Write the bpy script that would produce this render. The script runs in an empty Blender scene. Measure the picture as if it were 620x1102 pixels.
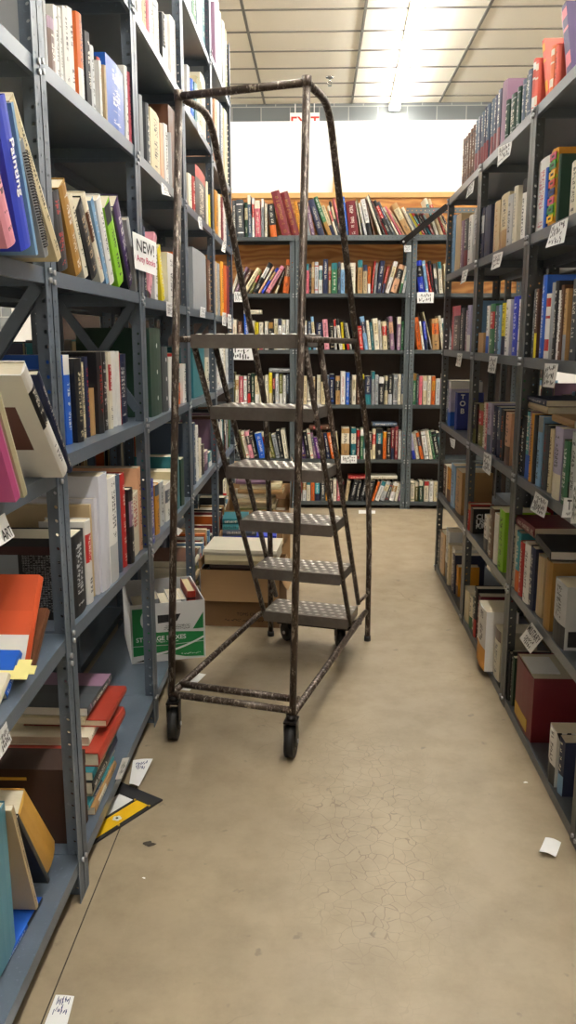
import bpy, math, random
from mathutils import Matrix, Vector
PI = math.pi
SC = bpy.context.scene
COL = SC.collection
random.seed(7)

# ------------------------------------------------------------------ colour helpers
def lin(h):
    h = h.lstrip('#')
    v = [int(h[i:i+2], 16)/255 for i in (0, 2, 4)]
    return tuple((c/12.92 if c <= .04045 else ((c+.055)/1.055)**2.4) for c in v)
PAL = dict(white='e6e4df', ivory='e2dac4', cream='d9cba4', beige='c4ad86', tan='b08a58', peach='dca884', pink='d88f9c',
  rose='c9606e', red='b3231f', orange='d2641c', amber='d9941f', yellow='e2cd1e', lime='86c41c', green='2f6b45',
  darkgreen='173a2a', olive='6b6a2c', teal='1f6f78', turquoise='3f9aa4', skyblue='7fa9cf', blue='1c57b8', royal='1d35b0',
  navy='1a2344', slate='4b5a6e', purple='3a2257', violet='6b2a86', mauve='8d6c84', lilac='b3aecb', maroon='6e1420',
  brown='5b3822', darkbrown='2f1c12', gold='9c7433', grey='8d9093', lightgrey='bfc2c4', darkgrey='3f4347', black='15161a')
SAY = dict(darkgreen='dark green', skyblue='sky blue', royal='royal blue', darkbrown='dark brown', lightgrey='light grey', darkgrey='dark grey', slate='slate grey', lilac='pale lilac', mauve='dusky mauve', royalblue='royal blue')
def colr(n): return lin(PAL.get(n, n))
def say(n): return SAY.get(n, n)
def lum(c): return .3*c[0]+.6*c[1]+.1*c[2]

# ------------------------------------------------------------------ camera measurements
F, PITCH, YAW, CH = 905.35, .2047, .0347, 1.3905
cY, sY, cP, sP = math.cos(YAW), math.sin(YAW), math.cos(PITCH), math.sin(PITCH)
def ray(px, py):
    a = (px-310)/F; b = (551-py)/F
    yr = cP+b*sP; z = -sP+b*cP
    return Vector((a*cY-yr*sY, a*sY+yr*cY, z))
def onX(px, py, X):
    r = ray(px, py); return r*(X/r.x)+Vector((0, 0, CH))
def onY(px, py, Y):
    r = ray(px, py); return r*(Y/r.y)+Vector((0, 0, CH))
def onZ(px, py, Z=0):
    r = ray(px, py); return r*((Z-CH)/r.z)+Vector((0, 0, CH))
def proj(x, y, z):
    z -= CH; xr = x*cY+y*sY; yr = -x*sY+y*cY
    d = yr*cP-z*sP; u = yr*sP+z*cP
    return 310+F*xr/d, 551-F*u/d, d
def rackY(px, X, Z):          # place along a rack (plane x = X) of a shelf mark measured at height Z
    k = (px-310)/F; z = Z-CH
    # X*cY+Y*sY = k*((-X*sY+Y*cY)*cP - z*sP)
    return (k*(-X*sY*cP-z*sP)-X*cY)/(sY-k*cY*cP)
def rowX(px, Y, Z):           # place along the end bookcase (plane y = Y)
    k = (px-310)/F; z = Z-CH
    return (k*(Y*cY*cP-z*sP)-Y*sY)/(cY+k*sY*cP)

# ------------------------------------------------------------------ node helpers
class NT:
    def __init__(s, name):
        s.m = bpy.data.materials.new(name); s.m.use_nodes = True
        s.t = s.m.node_tree; s.n = s.t.nodes; s.l = s.t.links
        s.b = s.n['Principled BSDF']; s.out = s.n['Material Output']
    def node(s, ty, **kw):
        n = s.n.new(ty)
        for k, v in kw.items():
            if k == 'ins':
                for a, b in v.items(): s.put(n.inputs[a], b)
            else: setattr(n, k, v)
        return n
    def put(s, sock, v):
        if isinstance(v, bpy.types.NodeSocket): s.l.new(v, sock)
        elif isinstance(v, bpy.types.Node): s.l.new(v.outputs[0], sock)
        else: sock.default_value = v
    def math(s, op, a, b=0., c=None):
        n = s.node('ShaderNodeMath', operation=op); s.put(n.inputs[0], a); s.put(n.inputs[1], b)
        if c is not None: s.put(n.inputs[2], c)
        return n.outputs[0]
    def mix(s, f, a, b, mode='MIX'):
        n = s.node('ShaderNodeMix', data_type='RGBA', blend_type=mode)
        s.put(n.inputs[0], f)
        for sock, v in ((n.inputs[6], a), (n.inputs[7], b)):
            s.put(sock, v if not isinstance(v, tuple) else tuple(v)+(1,)*(4-len(v)))
        return n.outputs[2]
    def noise(s, vec, scale, detail=3., rough=.5):
        n = s.node('ShaderNodeTexNoise'); n.inputs['Scale'].default_value = scale
        n.inputs['Detail'].default_value = detail; n.inputs['Roughness'].default_value = rough
        if vec is not None: s.l.new(vec, n.inputs['Vector'])
        return n.outputs[0]
    def ramp(s, f, stops, interp='LINEAR'):
        n = s.node('ShaderNodeValToRGB'); s.put(n.inputs[0], f); e = n.color_ramp.elements
        n.color_ramp.interpolation = interp
        while len(e) < len(stops): e.new(.5)
        for el, (p, c) in zip(e, stops):
            el.position = p; el.color = tuple(c)+(1,) if isinstance(c, tuple) else (c, c, c, 1)
        return n.outputs[0]
    def pos(s, kind='Object'): return s.node('ShaderNodeTexCoord').outputs[kind]
    def bump(s, h, strength=.3, dist=.002):
        n = s.node('ShaderNodeBump'); n.inputs['Strength'].default_value = strength; n.inputs['Distance'].default_value = dist
        s.put(n.inputs['Height'], h); s.l.new(n.outputs[0], s.b.inputs['Normal'])
    def base(s, c): s.put(s.b.inputs['Base Color'], c if not isinstance(c, tuple) else tuple(c)+(1,)*(4-len(c)))
    def rough(s, r): s.put(s.b.inputs['Roughness'], r)

def plain(name, c, rough=.6, metal=0., var=.12, scale=30.):
    t = NT(name); c = colr(c) if isinstance(c, str) else c
    f = t.noise(t.pos(), scale, 4.)
    t.base(t.mix(f, tuple(v*(1-var) for v in c), tuple(min(1, v*(1+var)) for v in c)))
    t.rough(rough); t.b.inputs['Metallic'].default_value = metal
    return t.m

def enamel(name, c, rough, holes):
    t = NT(name); c = lin(c); p = t.pos()
    n1 = t.noise(p, 9., 5., .6); n2 = t.noise(p, 90., 3., .6)
    col = t.mix(n1, tuple(v*.82 for v in c), tuple(v*1.12 for v in c))
    scuff = t.ramp(n2, [(.62, 0.), (.75, 1.)])
    col = t.mix(t.math('MULTIPLY', scuff, .35), col, tuple(min(1, v*1.9+.02) for v in c))
    t.base(col); t.rough(rough); t.b.inputs['Metallic'].default_value = .15
    if holes:
        uv = t.node('ShaderNodeUVMap').outputs[0]
        sx = t.node('ShaderNodeSeparateXYZ', ins={0: uv})
        fy = t.math('FRACT', t.math('DIVIDE', sx.outputs[1], .033))
        dy = t.math('MULTIPLY', t.math('SUBTRACT', fy, .5), .033)
        d = t.math('SQRT', t.math('ADD', t.math('POWER', sx.outputs[0], 2.), t.math('POWER', dy, 2.)))
        t.put(t.b.inputs['Alpha'], t.math('GREATER_THAN', d, .0046))
    return t.m

def book_cover_mat():
    t = NT('printed_cover')
    col = t.node('ShaderNodeAttribute', attribute_name='Col').outputs['Color']
    ink = t.node('ShaderNodeAttribute', attribute_name='Ink').outputs['Color']
    uv = t.node('ShaderNodeUVMap').outputs[0]
    s = t.node('ShaderNodeSeparateXYZ', ins={0: uv}); u, v = s.outputs[0], s.outputs[1]
    fu = t.math('FRACT', u); row = t.math('FLOOR', u)
    inband = t.math('MULTIPLY', t.math('GREATER_THAN', fu, .308), t.math('LESS_THAN', fu, .692))
    ok = t.math('GREATER_THAN', u, 0.)
    cell = t.math('FRACT', t.math('DIVIDE', v, 4.))
    gap = t.math('LESS_THAN', cell, .78)
    px = t.math('FLOOR', v); py = t.math('FLOOR', t.math('MULTIPLY', fu, 13.))
    oi = t.node('ShaderNodeObjectInfo').outputs['Random']
    cv = t.node('ShaderNodeCombineXYZ', ins={0: px, 1: py, 2: t.math('ADD', t.math('MULTIPLY', oi, 97.), row)})
    wn = t.node('ShaderNodeTexWhiteNoise', noise_dimensions='3D', ins={0: cv.outputs[0]})
    bit = t.math('GREATER_THAN', wn.outputs[0], .42)
    # word spaces
    wv = t.node('ShaderNodeCombineXYZ', ins={0: t.math('FLOOR', t.math('DIVIDE', v, 4.)), 1: row, 2: t.math('MULTIPLY', oi, 31.)})
    wn2 = t.node('ShaderNodeTexWhiteNoise', noise_dimensions='3D', ins={0: wv.outputs[0]})
    word = t.math('GREATER_THAN', wn2.outputs[0], .16)
    mk = t.math('MULTIPLY', t.math('MULTIPLY', t.math('MULTIPLY', inband, ok), t.math('MULTIPLY', t.math('MULTIPLY', bit, gap), word)), .85)
    p = t.pos(); n = t.noise(p, 14., 4., .6)
    c = t.mix(mk, col, ink)
    c = t.mix(.22, c, t.mix(n, (.25, .24, .22), (1, 1, 1)), 'MULTIPLY')
    t.base(c); t.rough(t.math('MULTIPLY_ADD', oi, .3, .3))
    return t.m
def pages_mat():
    t = NT('paper_pages')
    col = t.node('ShaderNodeAttribute', attribute_name='Col').outputs['Color']
    n = t.noise(t.node('ShaderNodeMapping', ins={0: t.pos(), 3: (60., 900., 60.)}).outputs[0], 1., 2.)
    t.base(t.mix(n, t.mix(1., col, (.72, .68, .6), 'MULTIPLY'), col)); t.rough(.9)
    return t.m

M = {}
M['cover'] = book_cover_mat(); M['pages'] = pages_mat()
M['steelL'] = enamel('blue_grey_enamel', '5f6a77', .38, True); M['shelfL'] = enamel('blue_grey_shelf_enamel', '5d6977', .3, False)
M['steelR'] = enamel('grey_enamel', '565a5b', .4, True); M['shelfR'] = enamel('grey_shelf_enamel', '5d646b', .32, False)
M['steelB'] = enamel('green_grey_enamel', '5b6366', .4, True); M['shelfB'] = enamel('green_grey_shelf_enamel', '474d4e', .4, False)
M['paper'] = plain('white_paper', 'eeeeec', .8, var=.04); M['ink'] = plain('black_marker', '17171c', .7); M['inkpink'] = plain('pink_marker', 'c05070', .7)
M['inkblue'] = plain('blue_marker', '2c3c70', .7)
M['rubber'] = plain('black_rubber', '141414', .55); M['darksteel'] = plain('dark_steel', '2a2625', .4, .7)
M['bolt'] = plain('zinc_bolt', 'b9bcc0', .35, .8)

def worn_steel():
    t = NT('worn_brown_steel'); p = t.pos()
    a = t.noise(p, 28., 6., .7); b = t.noise(t.node('ShaderNodeMapping', ins={0: p, 3: (90., 90., 22.)}).outputs[0], 1., 5., .75)
    c = t.mix(a, lin('2b221d'), lin('5c4d42'))
    c = t.mix(t.ramp(b, [(.53, 0.), (.64, .8)]), c, lin('bdb2a4'))
    c = t.mix(t.ramp(t.noise(p, 60., 3.), [(.6, 0.), (.68, .6)]), c, lin('1a1311'))
    t.base(c); t.rough(t.math('MULTIPLY_ADD', a, .3, .25)); t.b.inputs['Metallic'].default_value = .35
    t.bump(b, .25, .001); return t.m
M['worn'] = worn_steel()
def tread_steel():
    t = NT('worn_tread_steel'); p = t.pos(); a = t.noise(p, 22., 6., .7)
    t.base(t.mix(a, lin('585049'), lin('878078'))); t.rough(.36); t.b.inputs['Metallic'].default_value = .45
    return t.m
M['tread'] = tread_steel()
def stud_steel():
    t = NT('polished_tread_studs'); t.base(lin('c3beb6')); t.rough(t.math('MULTIPLY_ADD', t.noise(t.pos(), 60.), .2, .25)); t.b.inputs['Metallic'].default_value = .5
    return t.m
M['stud'] = stud_steel()

def concrete():
    t = NT('stained_concrete'); p = t.pos()
    n1 = t.noise(p, 1.3, 6., .6); n2 = t.noise(p, 7., 6., .65); n3 = t.noise(p, 60., 4., .7)
    c = t.mix(t.ramp(n1, [(.3, 0.), (.72, 1.)]), lin('887a65'), lin('a19176'))
    c = t.mix(t.ramp(n2, [(.42, 0.), (.7, .55)]), c, lin('736650'))
    c = t.mix(t.math('MULTIPLY', n3, .25), c, lin('ad9d80'))
    c = t.mix(t.ramp(t.noise(p, 18., 3.), [(.68, 0.), (.74, .5)]), c, lin('5f5648'))
    # hairline crazing in patches
    w = t.node('ShaderNodeVectorMath', operation='ADD', ins={0: p})
    nn = t.node('ShaderNodeTexNoise'); nn.inputs['Scale'].default_value = 9.; t.l.new(p, nn.inputs['Vector'])
    sc = t.node('ShaderNodeVectorMath', operation='SCALE', ins={0: nn.outputs[1]}); sc.inputs[3].default_value = .07
    t.l.new(sc.outputs[0], w.inputs[1])
    v = t.node('ShaderNodeTexVoronoi', feature='DISTANCE_TO_EDGE'); v.inputs['Scale'].default_value = 24.; t.l.new(w.outputs[0], v.inputs['Vector'])
    v2 = t.node('ShaderNodeTexVoronoi', feature='DISTANCE_TO_EDGE'); v2.inputs['Scale'].default_value = 1.1; t.l.new(w.outputs[0], v2.inputs['Vector'])
    s = t.node('ShaderNodeSeparateXYZ', ins={0: p})
    dx = t.math('SUBTRACT', s.outputs[0], .16); dy = t.math('SUBTRACT', s.outputs[1], 2.25)
    r = t.math('SQRT', t.math('ADD', t.math('MULTIPLY', t.math('POWER', dx, 2.), 7.), t.math('POWER', dy, 2.)))
    patch = t.math('MULTIPLY', t.ramp(t.math('ADD', r, t.math('MULTIPLY', t.math('SUBTRACT', n2, .5), .8)), [(.35, 1.), (.75, 0.)]), .62)
    ck = t.math('MULTIPLY', t.math('LESS_THAN', v.outputs[0], .017), t.math('MULTIPLY', patch, .8))
    ck2 = t.math('MULTIPLY', t.math('LESS_THAN', v2.outputs[0], .0014), t.math('MULTIPLY', t.ramp(n1, [(.5, 0.), (.62, 1.)]), .5))
    c = t.mix(t.math('MAXIMUM', ck, ck2), c, lin('5c4c3a'))
    t.base(c); t.rough(t.math('MULTIPLY_ADD', n2, .25, .38)); t.bump(n3, .15, .001)
    return t.m
M['floor'] = concrete()
def tiles():
    t = NT('ceiling_tile'); p = t.pos(); n = t.noise(p, 90., 3., .7); n2 = t.noise(p, .9, 2.)
    t.base(t.mix(n, lin('ded8c9'), lin('efe9db'))); t.rough(.9); t.bump(n, .2, .002); return t.m
M['tile'] = tiles()
def cmu():
    t = NT('painted_concrete_block'); p = t.pos()
    b = t.node('ShaderNodeTexBrick'); mp = t.node('ShaderNodeMapping', ins={0: p}); mp.inputs[2].default_value = (PI/2, 0, 0); mp.inputs[1].default_value = (0, -.12, 0)
    t.l.new(mp.outputs[0], b.inputs[0]); b.inputs['Scale'].default_value = 1.
    b.inputs['Brick Width'].default_value = .4; b.inputs['Row Height'].default_value = .2; b.inputs['Mortar Size'].default_value = .007
    b.inputs['Color1'].default_value = lin('5a5f60')+(1,); b.inputs['Color2'].default_value = lin('6a6e6e')+(1,); b.inputs['Mortar'].default_value = lin('93938e')+(1,)
    t.base(b.outputs[0]); t.rough(.8); return t.m
M['cmu'] = cmu()
M['wallwhite'] = plain('white_wall_paint', 'efedea', .75, var=.03, scale=2.); M['grid'] = plain('ceiling_grid_metal', '6f6c64', .5)
def plywood():
    t = NT('fir_plywood'); p = t.pos()
    w = t.node('ShaderNodeTexWave', wave_type='BANDS', bands_direction='Z'); w.inputs['Scale'].default_value = 2.2; w.inputs['Distortion'].default_value = 16.
    w.inputs['Detail'].default_value = 3.; w.inputs['Detail Scale'].default_value = .9
    t.l.new(t.node('ShaderNodeMapping', ins={0: p, 3: (.9, 1., 2.8)}).outputs[0], w.inputs[0])
    c = t.mix(w.outputs[0], lin('c48b48'), lin('a3662c'))
    t.base(t.mix(t.ramp(t.noise(p, 3.), [(.7, 0.), (.75, .6)]), c, lin('5f3414'))); t.rough(.55); return t.m
M['ply'] = plywood(); M['shadeback'] = plain('shade_darkened_backing', '2b1b10', .6, var=.25, scale=4.); M['pine'] = plain('pine_board', 'c99f62', .6, var=.15, scale=8.)  # lower backing: brown darkened to stand for shelf shade
def cardboard(name, c):
    t = NT(name); p = t.pos(); c = lin(c)
    n = t.noise(t.node('ShaderNodeMapping', ins={0: p, 3: (6., 6., 160.)}).outputs[0], 1., 3.); n2 = t.noise(p, 5., 4.)
    t.base(t.mix(n2, tuple(v*.85 for v in c), t.mix(n, tuple(v*.93 for v in c), c))); t.rough(.85); return t.m
M['card'] = cardboard('kraft_cardboard', 'a8845a'); M['carddark'] = cardboard('brown_cardboard', '7a5a38'); M['cardwhite'] = cardboard('white_boxboard', 'dcdcdc')
M['greenprint'] = plain('green_print', '0f7a3c', .5); M['blackprint'] = plain('black_print', '1d1d20', .6); M['whiteprint'] = plain('white_print', 'e8e8e8', .6)
M['brownbox'] = cardboard('dark_brown_board', '3a2418'); M['yellow'] = plain('yellow_print', 'e8b80e', .45); M['gold'] = plain('gold_print', 'b9942e', .5)
M['notes'] = plain('pale_yellow_note', 'e6dc8e', .7); M['redprint'] = plain('red_sign_print', 'c03228', .5); M['chrome'] = plain('chrome', 'c8c8c8', .2, 1.)
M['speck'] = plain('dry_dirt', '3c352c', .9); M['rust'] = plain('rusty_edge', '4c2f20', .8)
def glow(name, c, e):
    t = NT(name); t.b.inputs['Emission Color'].default_value = c+(1,); t.b.inputs['Emission Strength'].default_value = e
    t.base(t.mix(t.noise(t.pos(), 3.), (.8, .8, .8), (.9, .9, .9))); return t.m
TUBE_E = 62.
M['tube'] = glow('lit_fluorescent_tube', (1., .97, .91), TUBE_E)
M['fixture'] = plain('white_fixture_enamel', 'e8e6e0', .5, var=.03)

# ------------------------------------------------------------------ mesh builder
class MB:
    def __init__(s): s.v = []; s.f = []; s.m = []; s.c = []; s.i = []; s.u = []; s.mats = []; s.smooth = []
    def mi(s, mat):
        if mat not in s.mats: s.mats.append(mat)
        return s.mats.index(mat)
    def face(s, pts, mat, X=None, col=(1, 1, 1), ink=(0, 0, 0), uv=None, sm=False):
        b = len(s.v)
        for p in pts: s.v.append(tuple(X @ Vector(p)) if X is not None else tuple(p))
        s.f.append(tuple(range(b, b+len(pts)))); s.m.append(s.mi(mat)); s.smooth.append(sm)
        for k in range(len(pts)):
            s.c.append(col); s.i.append(ink); s.u.append(uv[k] if uv else (-5., 0.))
    def box(s, x0, x1, y0, y1, z0, z1, mat, X=None, col=(1, 1, 1), skip='', uvaxis=None):
        P = [(x0, y0, z0), (x1, y0, z0), (x1, y1, z0), (x0, y1, z0), (x0, y0, z1), (x1, y0, z1), (x1, y1, z1), (x0, y1, z1)]
        for nm, q in (('b', (0, 3, 2, 1)), ('t', (4, 5, 6, 7)), ('f', (0, 1, 5, 4)), ('r', (1, 2, 6, 5)), ('k', (2, 3, 7, 6)), ('l', (3, 0, 4, 7))):
            if nm in skip: continue
            pts = [P[k] for k in q]
            uv = None
            if uvaxis is not None:
                mid = ((x0+x1)/2, (y0+y1)/2)[uvaxis]
                uv = [(p[uvaxis]-mid, p[2]) for p in pts]
            s.face(pts, mat, X, col, uv=uv)
    def tube(s, pts, r, mat, n=10, X=None, caps=True, fillet=0.):
        pts = [Vector(p) for p in pts]
        if fillet and len(pts) > 2:
            out = [pts[0]]
            for a, b, c in zip(pts, pts[1:], pts[2:]):
                d1 = (a-b); d2 = (c-b); L = min(fillet, d1.length*.45, d2.length*.45)
                p0 = b+d1.normalized()*L; p2 = b+d2.normalized()*L
                for k in range(7):
                    q = k/6; out.append(p0*(1-q)**2+b*2*q*(1-q)+p2*q*q)
            out.append(pts[-1]); pts = out
        rings = []; up = None
        for k, p in enumerate(pts):
            d = (pts[min(k+1, len(pts)-1)]-pts[max(k-1, 0)]).normalized()
            if up is None:
                up = Vector((0, 0, 1)) if abs(d.z) < .9 else Vector((1, 0, 0))
            sx = d.cross(up).normalized(); up = sx.cross(d).normalized()
            rings.append([p+(sx*math.cos(2*PI*j/n)+up*math.sin(2*PI*j/n))*r for j in range(n)])
        b = len(s.v); mi = s.mi(mat)
        for R in rings:
            for p in R: s.v.append(tuple(X @ p) if X is not None else tuple(p))
        def add(idx, sm):
            s.f.append(tuple(idx)); s.m.append(mi); s.smooth.append(sm)
            for _ in idx: s.c.append((1, 1, 1)); s.i.append((0, 0, 0)); s.u.append((-5., 0.))
        for k in range(len(rings)-1):
            for j in range(n):
                a = b+k*n+j; c = b+k*n+(j+1) % n
                add((a, c, c+n, a+n), True)
        if caps:
            add([b+j for j in range(n)][::-1], False); add([b+(len(rings)-1)*n+j for j in range(n)], False)
    def disc(s, c, axis, r, h, mat, n=16, X=None):   # short cylinder about a point
        a = Vector(axis).normalized(); s.tube([Vector(c)-a*h/2, Vector(c)+a*h/2], r, mat, n, X)
    def mesh(s, name):
        me = bpy.data.meshes.new(name); me.from_pydata(s.v, [], s.f)
        for m in s.mats: me.materials.append(m)
        me.polygons.foreach_set('material_index', s.m); me.polygons.foreach_set('use_smooth', s.smooth)
        if any(m in (M['cover'], M['pages']) for m in s.mats):
            for nm, d in (('Col', s.c), ('Ink', s.i)):
                at = me.attributes.new(nm, 'FLOAT_COLOR', 'CORNER')
                at.data.foreach_set('color', [q for c in d for q in (c[0], c[1], c[2], 1.)])
        uv = me.uv_layers.new(name='UVMap'); uv.data.foreach_set('uv', [q for c in s.u for q in c])
        me.update(); return me

def obj(name, mb, parent=None, mat=None):
    o = bpy.data.objects.new(name, mb.mesh(name) if isinstance(mb, MB) else mb)
    COL.objects.link(o)
    if parent: o.parent = parent
    return o
def tag(o, label, cat, group=None, kind=None):
    o['label'] = label; o['category'] = cat
    if group: o['group'] = group
    if kind: o['kind'] = kind
    return o
def thing(name, label, cat, loc=(0, 0, 0), rz=0., group=None):
    o = bpy.data.objects.new(name, None); COL.objects.link(o); o.empty_display_size = .1
    o.location = loc; o.rotation_euler = (0, 0, rz); return tag(o, label, cat, group)
def struct(name, mb):
    o = obj(name, mb); o['kind'] = 'structure'; return o
def lettering(name, body, size, X, mat, parent, ext=.0004, bold=0.):
    cu = bpy.data.curves.new(name, 'FONT'); cu.body = body; cu.size = size; cu.extrude = ext; cu.offset = bold; cu.align_x = 'CENTER'; cu.align_y = 'CENTER'
    tmp = bpy.data.objects.new(name, cu); COL.objects.link(tmp)
    dg = bpy.context.evaluated_depsgraph_get(); dg.update()
    me = bpy.data.meshes.new_from_object(tmp.evaluated_get(dg)); bpy.data.objects.remove(tmp)
    me.materials.clear(); me.materials.append(mat)
    o = bpy.data.objects.new(name, me); COL.objects.link(o); o.parent = parent; o.matrix_local = X
    return o
def RX(a): return Matrix.Rotation(a, 4, 'X')
def RY(a): return Matrix.Rotation(a, 4, 'Y')
def RZ(a): return Matrix.Rotation(a, 4, 'Z')
def T(x, y, z): return Matrix.Translation((x, y, z))

# ------------------------------------------------------------------ the setting
XL, XR, YB = -.5832, .7228, 6.85
CEIL = 4.52; WALLY = 12.4
m = MB(); m.box(-9, 9, -6, WALLY, -.1, 0, M['floor']); struct('floor', m)
m = MB(); m.box(-9, 9, -6, WALLY+.2, CEIL, CEIL+.05, M['tile']); struct('ceiling', m)
m = MB(); m.box(-9, 9, WALLY, WALLY+.2, 0, CEIL, M['cmu']); struct('wall_back', m)
m = MB(); m.box(-9.2, -9, -6, WALLY, 0, CEIL, M['wallwhite']); struct('wall_left', m)
m = MB(); m.box(9, 9.2, -6, WALLY, 0, CEIL, M['wallwhite']); struct('wall_right', m)
m = MB(); m.box(-9, 9, -6.2, -6, 0, CEIL, M['wallwhite']); struct('wall_front', m)
m = MB(); m.box(-2.6, 2.6, 7.25, 7.37, 0, 3.09, M['wallwhite']); struct('wall_partition', m)
m = MB()
k = -7
while -.75+1.19*k < 9:
    x = -.75+1.19*k; m.box(x-.014, x+.014, -6, WALLY, CEIL-.012, CEIL, M['grid']); k += 1
for k in range(30):
    y = 12.06-.61*k
    if y > -6: m.box(-9, 9, y-.012, y+.012, CEIL-.010, CEIL, M['grid'])
struct('trim_1', m)

# fluorescent strip lights in rows along the aisles
def strip(x, y, label, first=[None]):
    if first[0] is None:
        t = thing('strip_light', label, 'ceiling light', (x, y, CEIL-.012), -.03, 'fluorescent strips on the ceiling')
        b = MB(); b.box(-.06, .06, -1.2, 1.2, -.055, 0, M['fixture']); b.box(-.075, .075, -1.2, -1.19, -.1, 0, M['fixture']); b.box(-.075, .075, 1.19, 1.2, -.1, 0, M['fixture'])
        obj('housing', b, t)
        for s in (-.04, .04):
            b = MB(); b.tube([(s, -1.19, -.078), (s, 1.19, -.078)], .019, M['tube'], 8); obj('fluorescent_tube', b, t)
        first[0] = t; return t
    src = first[0]; t = src.copy(); COL.objects.link(t); t.location = (x, y, CEIL-.012); t['label'] = label
    for ch in src.children:
        c = ch.copy(); COL.objects.link(c); c.parent = t
    return t
for k in range(6):
    y = 11.15-2.42*k
    strip(.95+(y-10)*.03, y, 'lit fluorescent strip over the aisle, nearest the far block wall' if k == 0 else ('lit fluorescent strip next nearer from the one at the far wall' if k == 1 else 'lit fluorescent strip above the aisle, %s' % ['third from the far wall', 'fourth from the far wall', 'fifth from the far wall', 'right above the viewer', 'behind the viewer'][k-2]))
for x in (-2.6, 4.5, -6.2):
    for k in range(4):
        strip(x, 10.6-2.9*k, 'lit fluorescent strip over a neighbouring aisle hidden by the racks')

# exit sign high on the block wall and the sprinkler head
t = thing('exit_sign', 'white exit sign with red letters high on the far block wall', 'sign', (-.20, WALLY-.03, 4.15))
b = MB(); b.box(-.2, .2, -.03, .03, 0, .24, M['fixture']); obj('sign_case', b, t)
lettering('sign_lettering', 'EXIT', .19, T(0, -.0315, .115) @ RX(PI/2), M['redprint'], t, bold=.004)
for s in (-.13, .13):
    b = MB(); b.tube([(s, 0, .24), (s, 0, .38)], .008, M['fixture'], 6); obj('hanger_rod', b, t)
p = onZ(355, 84, 4.5)
t = thing('sprinkler_head', 'small chrome fire sprinkler head below the ceiling tiles', 'sprinkler', (p.x, p.y, 4.42))
b = MB(); b.disc((0, 0, .088), (0, 0, 1), .05, .012, M['chrome']); obj('escutcheon', b, t)
b = MB(); b.tube([(0, 0, .03), (0, 0, .088)], .014, M['chrome']); b.tube([(-.018, 0, .035), (-.03, 0, .015), (0, 0, -.005), (.03, 0, .015), (.018, 0, .035)], .004, M['chrome'], 6, fillet=.01)
obj('frame', b, t)
b = MB(); b.disc((0, 0, -.008), (0, 0, 1), .026, .004, M['chrome']); obj('deflector', b, t)

# ------------------------------------------------------------------ steel shelving
FL = .038
def unit(name_label, y0, y1, xf, sgn, levels, height, depth, st, sh, group, lipend=None, braces=(), axis='rack', lip=.034, group_name=None):
    """one bay; local X runs from the front (0) to the back (-depth); local Y along the aisle"""
    t = thing('shelving_unit', name_label, 'shelving', (xf, (y0+y1)/2, 0), 0 if sgn > 0 else PI, group)
    return fill_unit(t, (y1-y0)/2, levels, height, depth, st, sh, braces, lip)
def fill_unit(t, hw, levels, height, depth, st, sh, braces=(), lip=.034):
    g = .0015
    for sx, x in ((1, 0.), (-1, -depth)):
        for sy in (-1, 1):
            b = MB(); y = sy*(hw-g)
            ya, yb = sorted((y, y-sy*FL)); xa, xb = sorted((x, x-sx*.0022))
            b.box(xa, xb, ya, yb, 0, height, st, uvaxis=1)
            xa, xb = sorted((x, x-sx*FL)); ya, yb = sorted((y, y-sy*.0022))
            b.box(xa, xb, ya, yb, 0, height, st, uvaxis=0)
            if sx > 0:
                for z in levels:
                    zz = z if not isinstance(z, tuple) else z[0]
                    b.disc((.003, y-sy*.012, zz-.006), (1, 0, 0), .0065, .006, M['bolt'], 6)
                    b.disc((.003, y-sy*.012, zz-.026), (1, 0, 0), .0065, .006, M['bolt'], 6) if zz > .3 else None
            obj('post', b, t)
    for z in levels:
        za, zb = z if isinstance(z, tuple) else (z, z)      # a slightly sloping shelf has two heights
        b = MB(); x0, x1 = -depth+.004, -.0035; w = hw-.005
        def P(x, y, dz): return (x, y, za+(zb-za)*(y+w)/(2*w)+dz)
        def slab(xa, xb, ya, yb, d0, d1):
            q = [P(xa, ya, d0), P(xb, ya, d0), P(xb, yb, d0), P(xa, yb, d0), P(xa, ya, d1), P(xb, ya, d1), P(xb, yb, d1), P(xa, yb, d1)]
            for f in ((0, 3, 2, 1), (4, 5, 6, 7), (0, 1, 5, 4), (1, 2, 6, 5), (2, 3, 7, 6), (3, 0, 4, 7)): b.face([q[k] for k in f], sh)
        slab(x0, x1, -w, w, -.002, 0)
        slab(x1-.002, x1, -w+.03, w-.03, -lip, -.002); slab(x0, x0+.002, -w, w, -lip, -.002)
        slab(x1-.013, x1-.002, -w, w, -lip, -lip+.002)
        slab(x0, x1-.003, -w, -w+.002, -lip, -.002); slab(x0, x1-.003, w-.002, w, -lip, -.002)
        slab(x1-.002, x1, -w, -w+.03, -lip, -.002); slab(x1-.002, x1, w-.03, w, -lip, -.002)
        obj('shelf', b, t)
    for (z0, z1) in braces:
        for sy in (-1, 1):
            y = sy*(hw-.006)
            b = MB()
            for a, c, o in ((z0, z1, 0), (z1, z0, .003)):
                d = Vector((-depth+.03, 0, c))-Vector((-.03, 0, a)); n = Vector((-d.z, 0, d.x)).normalized()*.014
                p0 = Vector((-.03, y-sy*o, a)); p1 = p0+d
                e = Vector((0, -sy*.002, 0))
                q = [p0+n, p1+n, p1-n, p0-n]; q2 = [v+e for v in q]
                b.face(q, sh); b.face(q2[::-1], sh)
                for k in range(4): b.face([q[k], q2[k], q2[(k+1) % 4], q[(k+1) % 4]], sh)
            obj('sway_brace', b, t)
    return t

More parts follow.
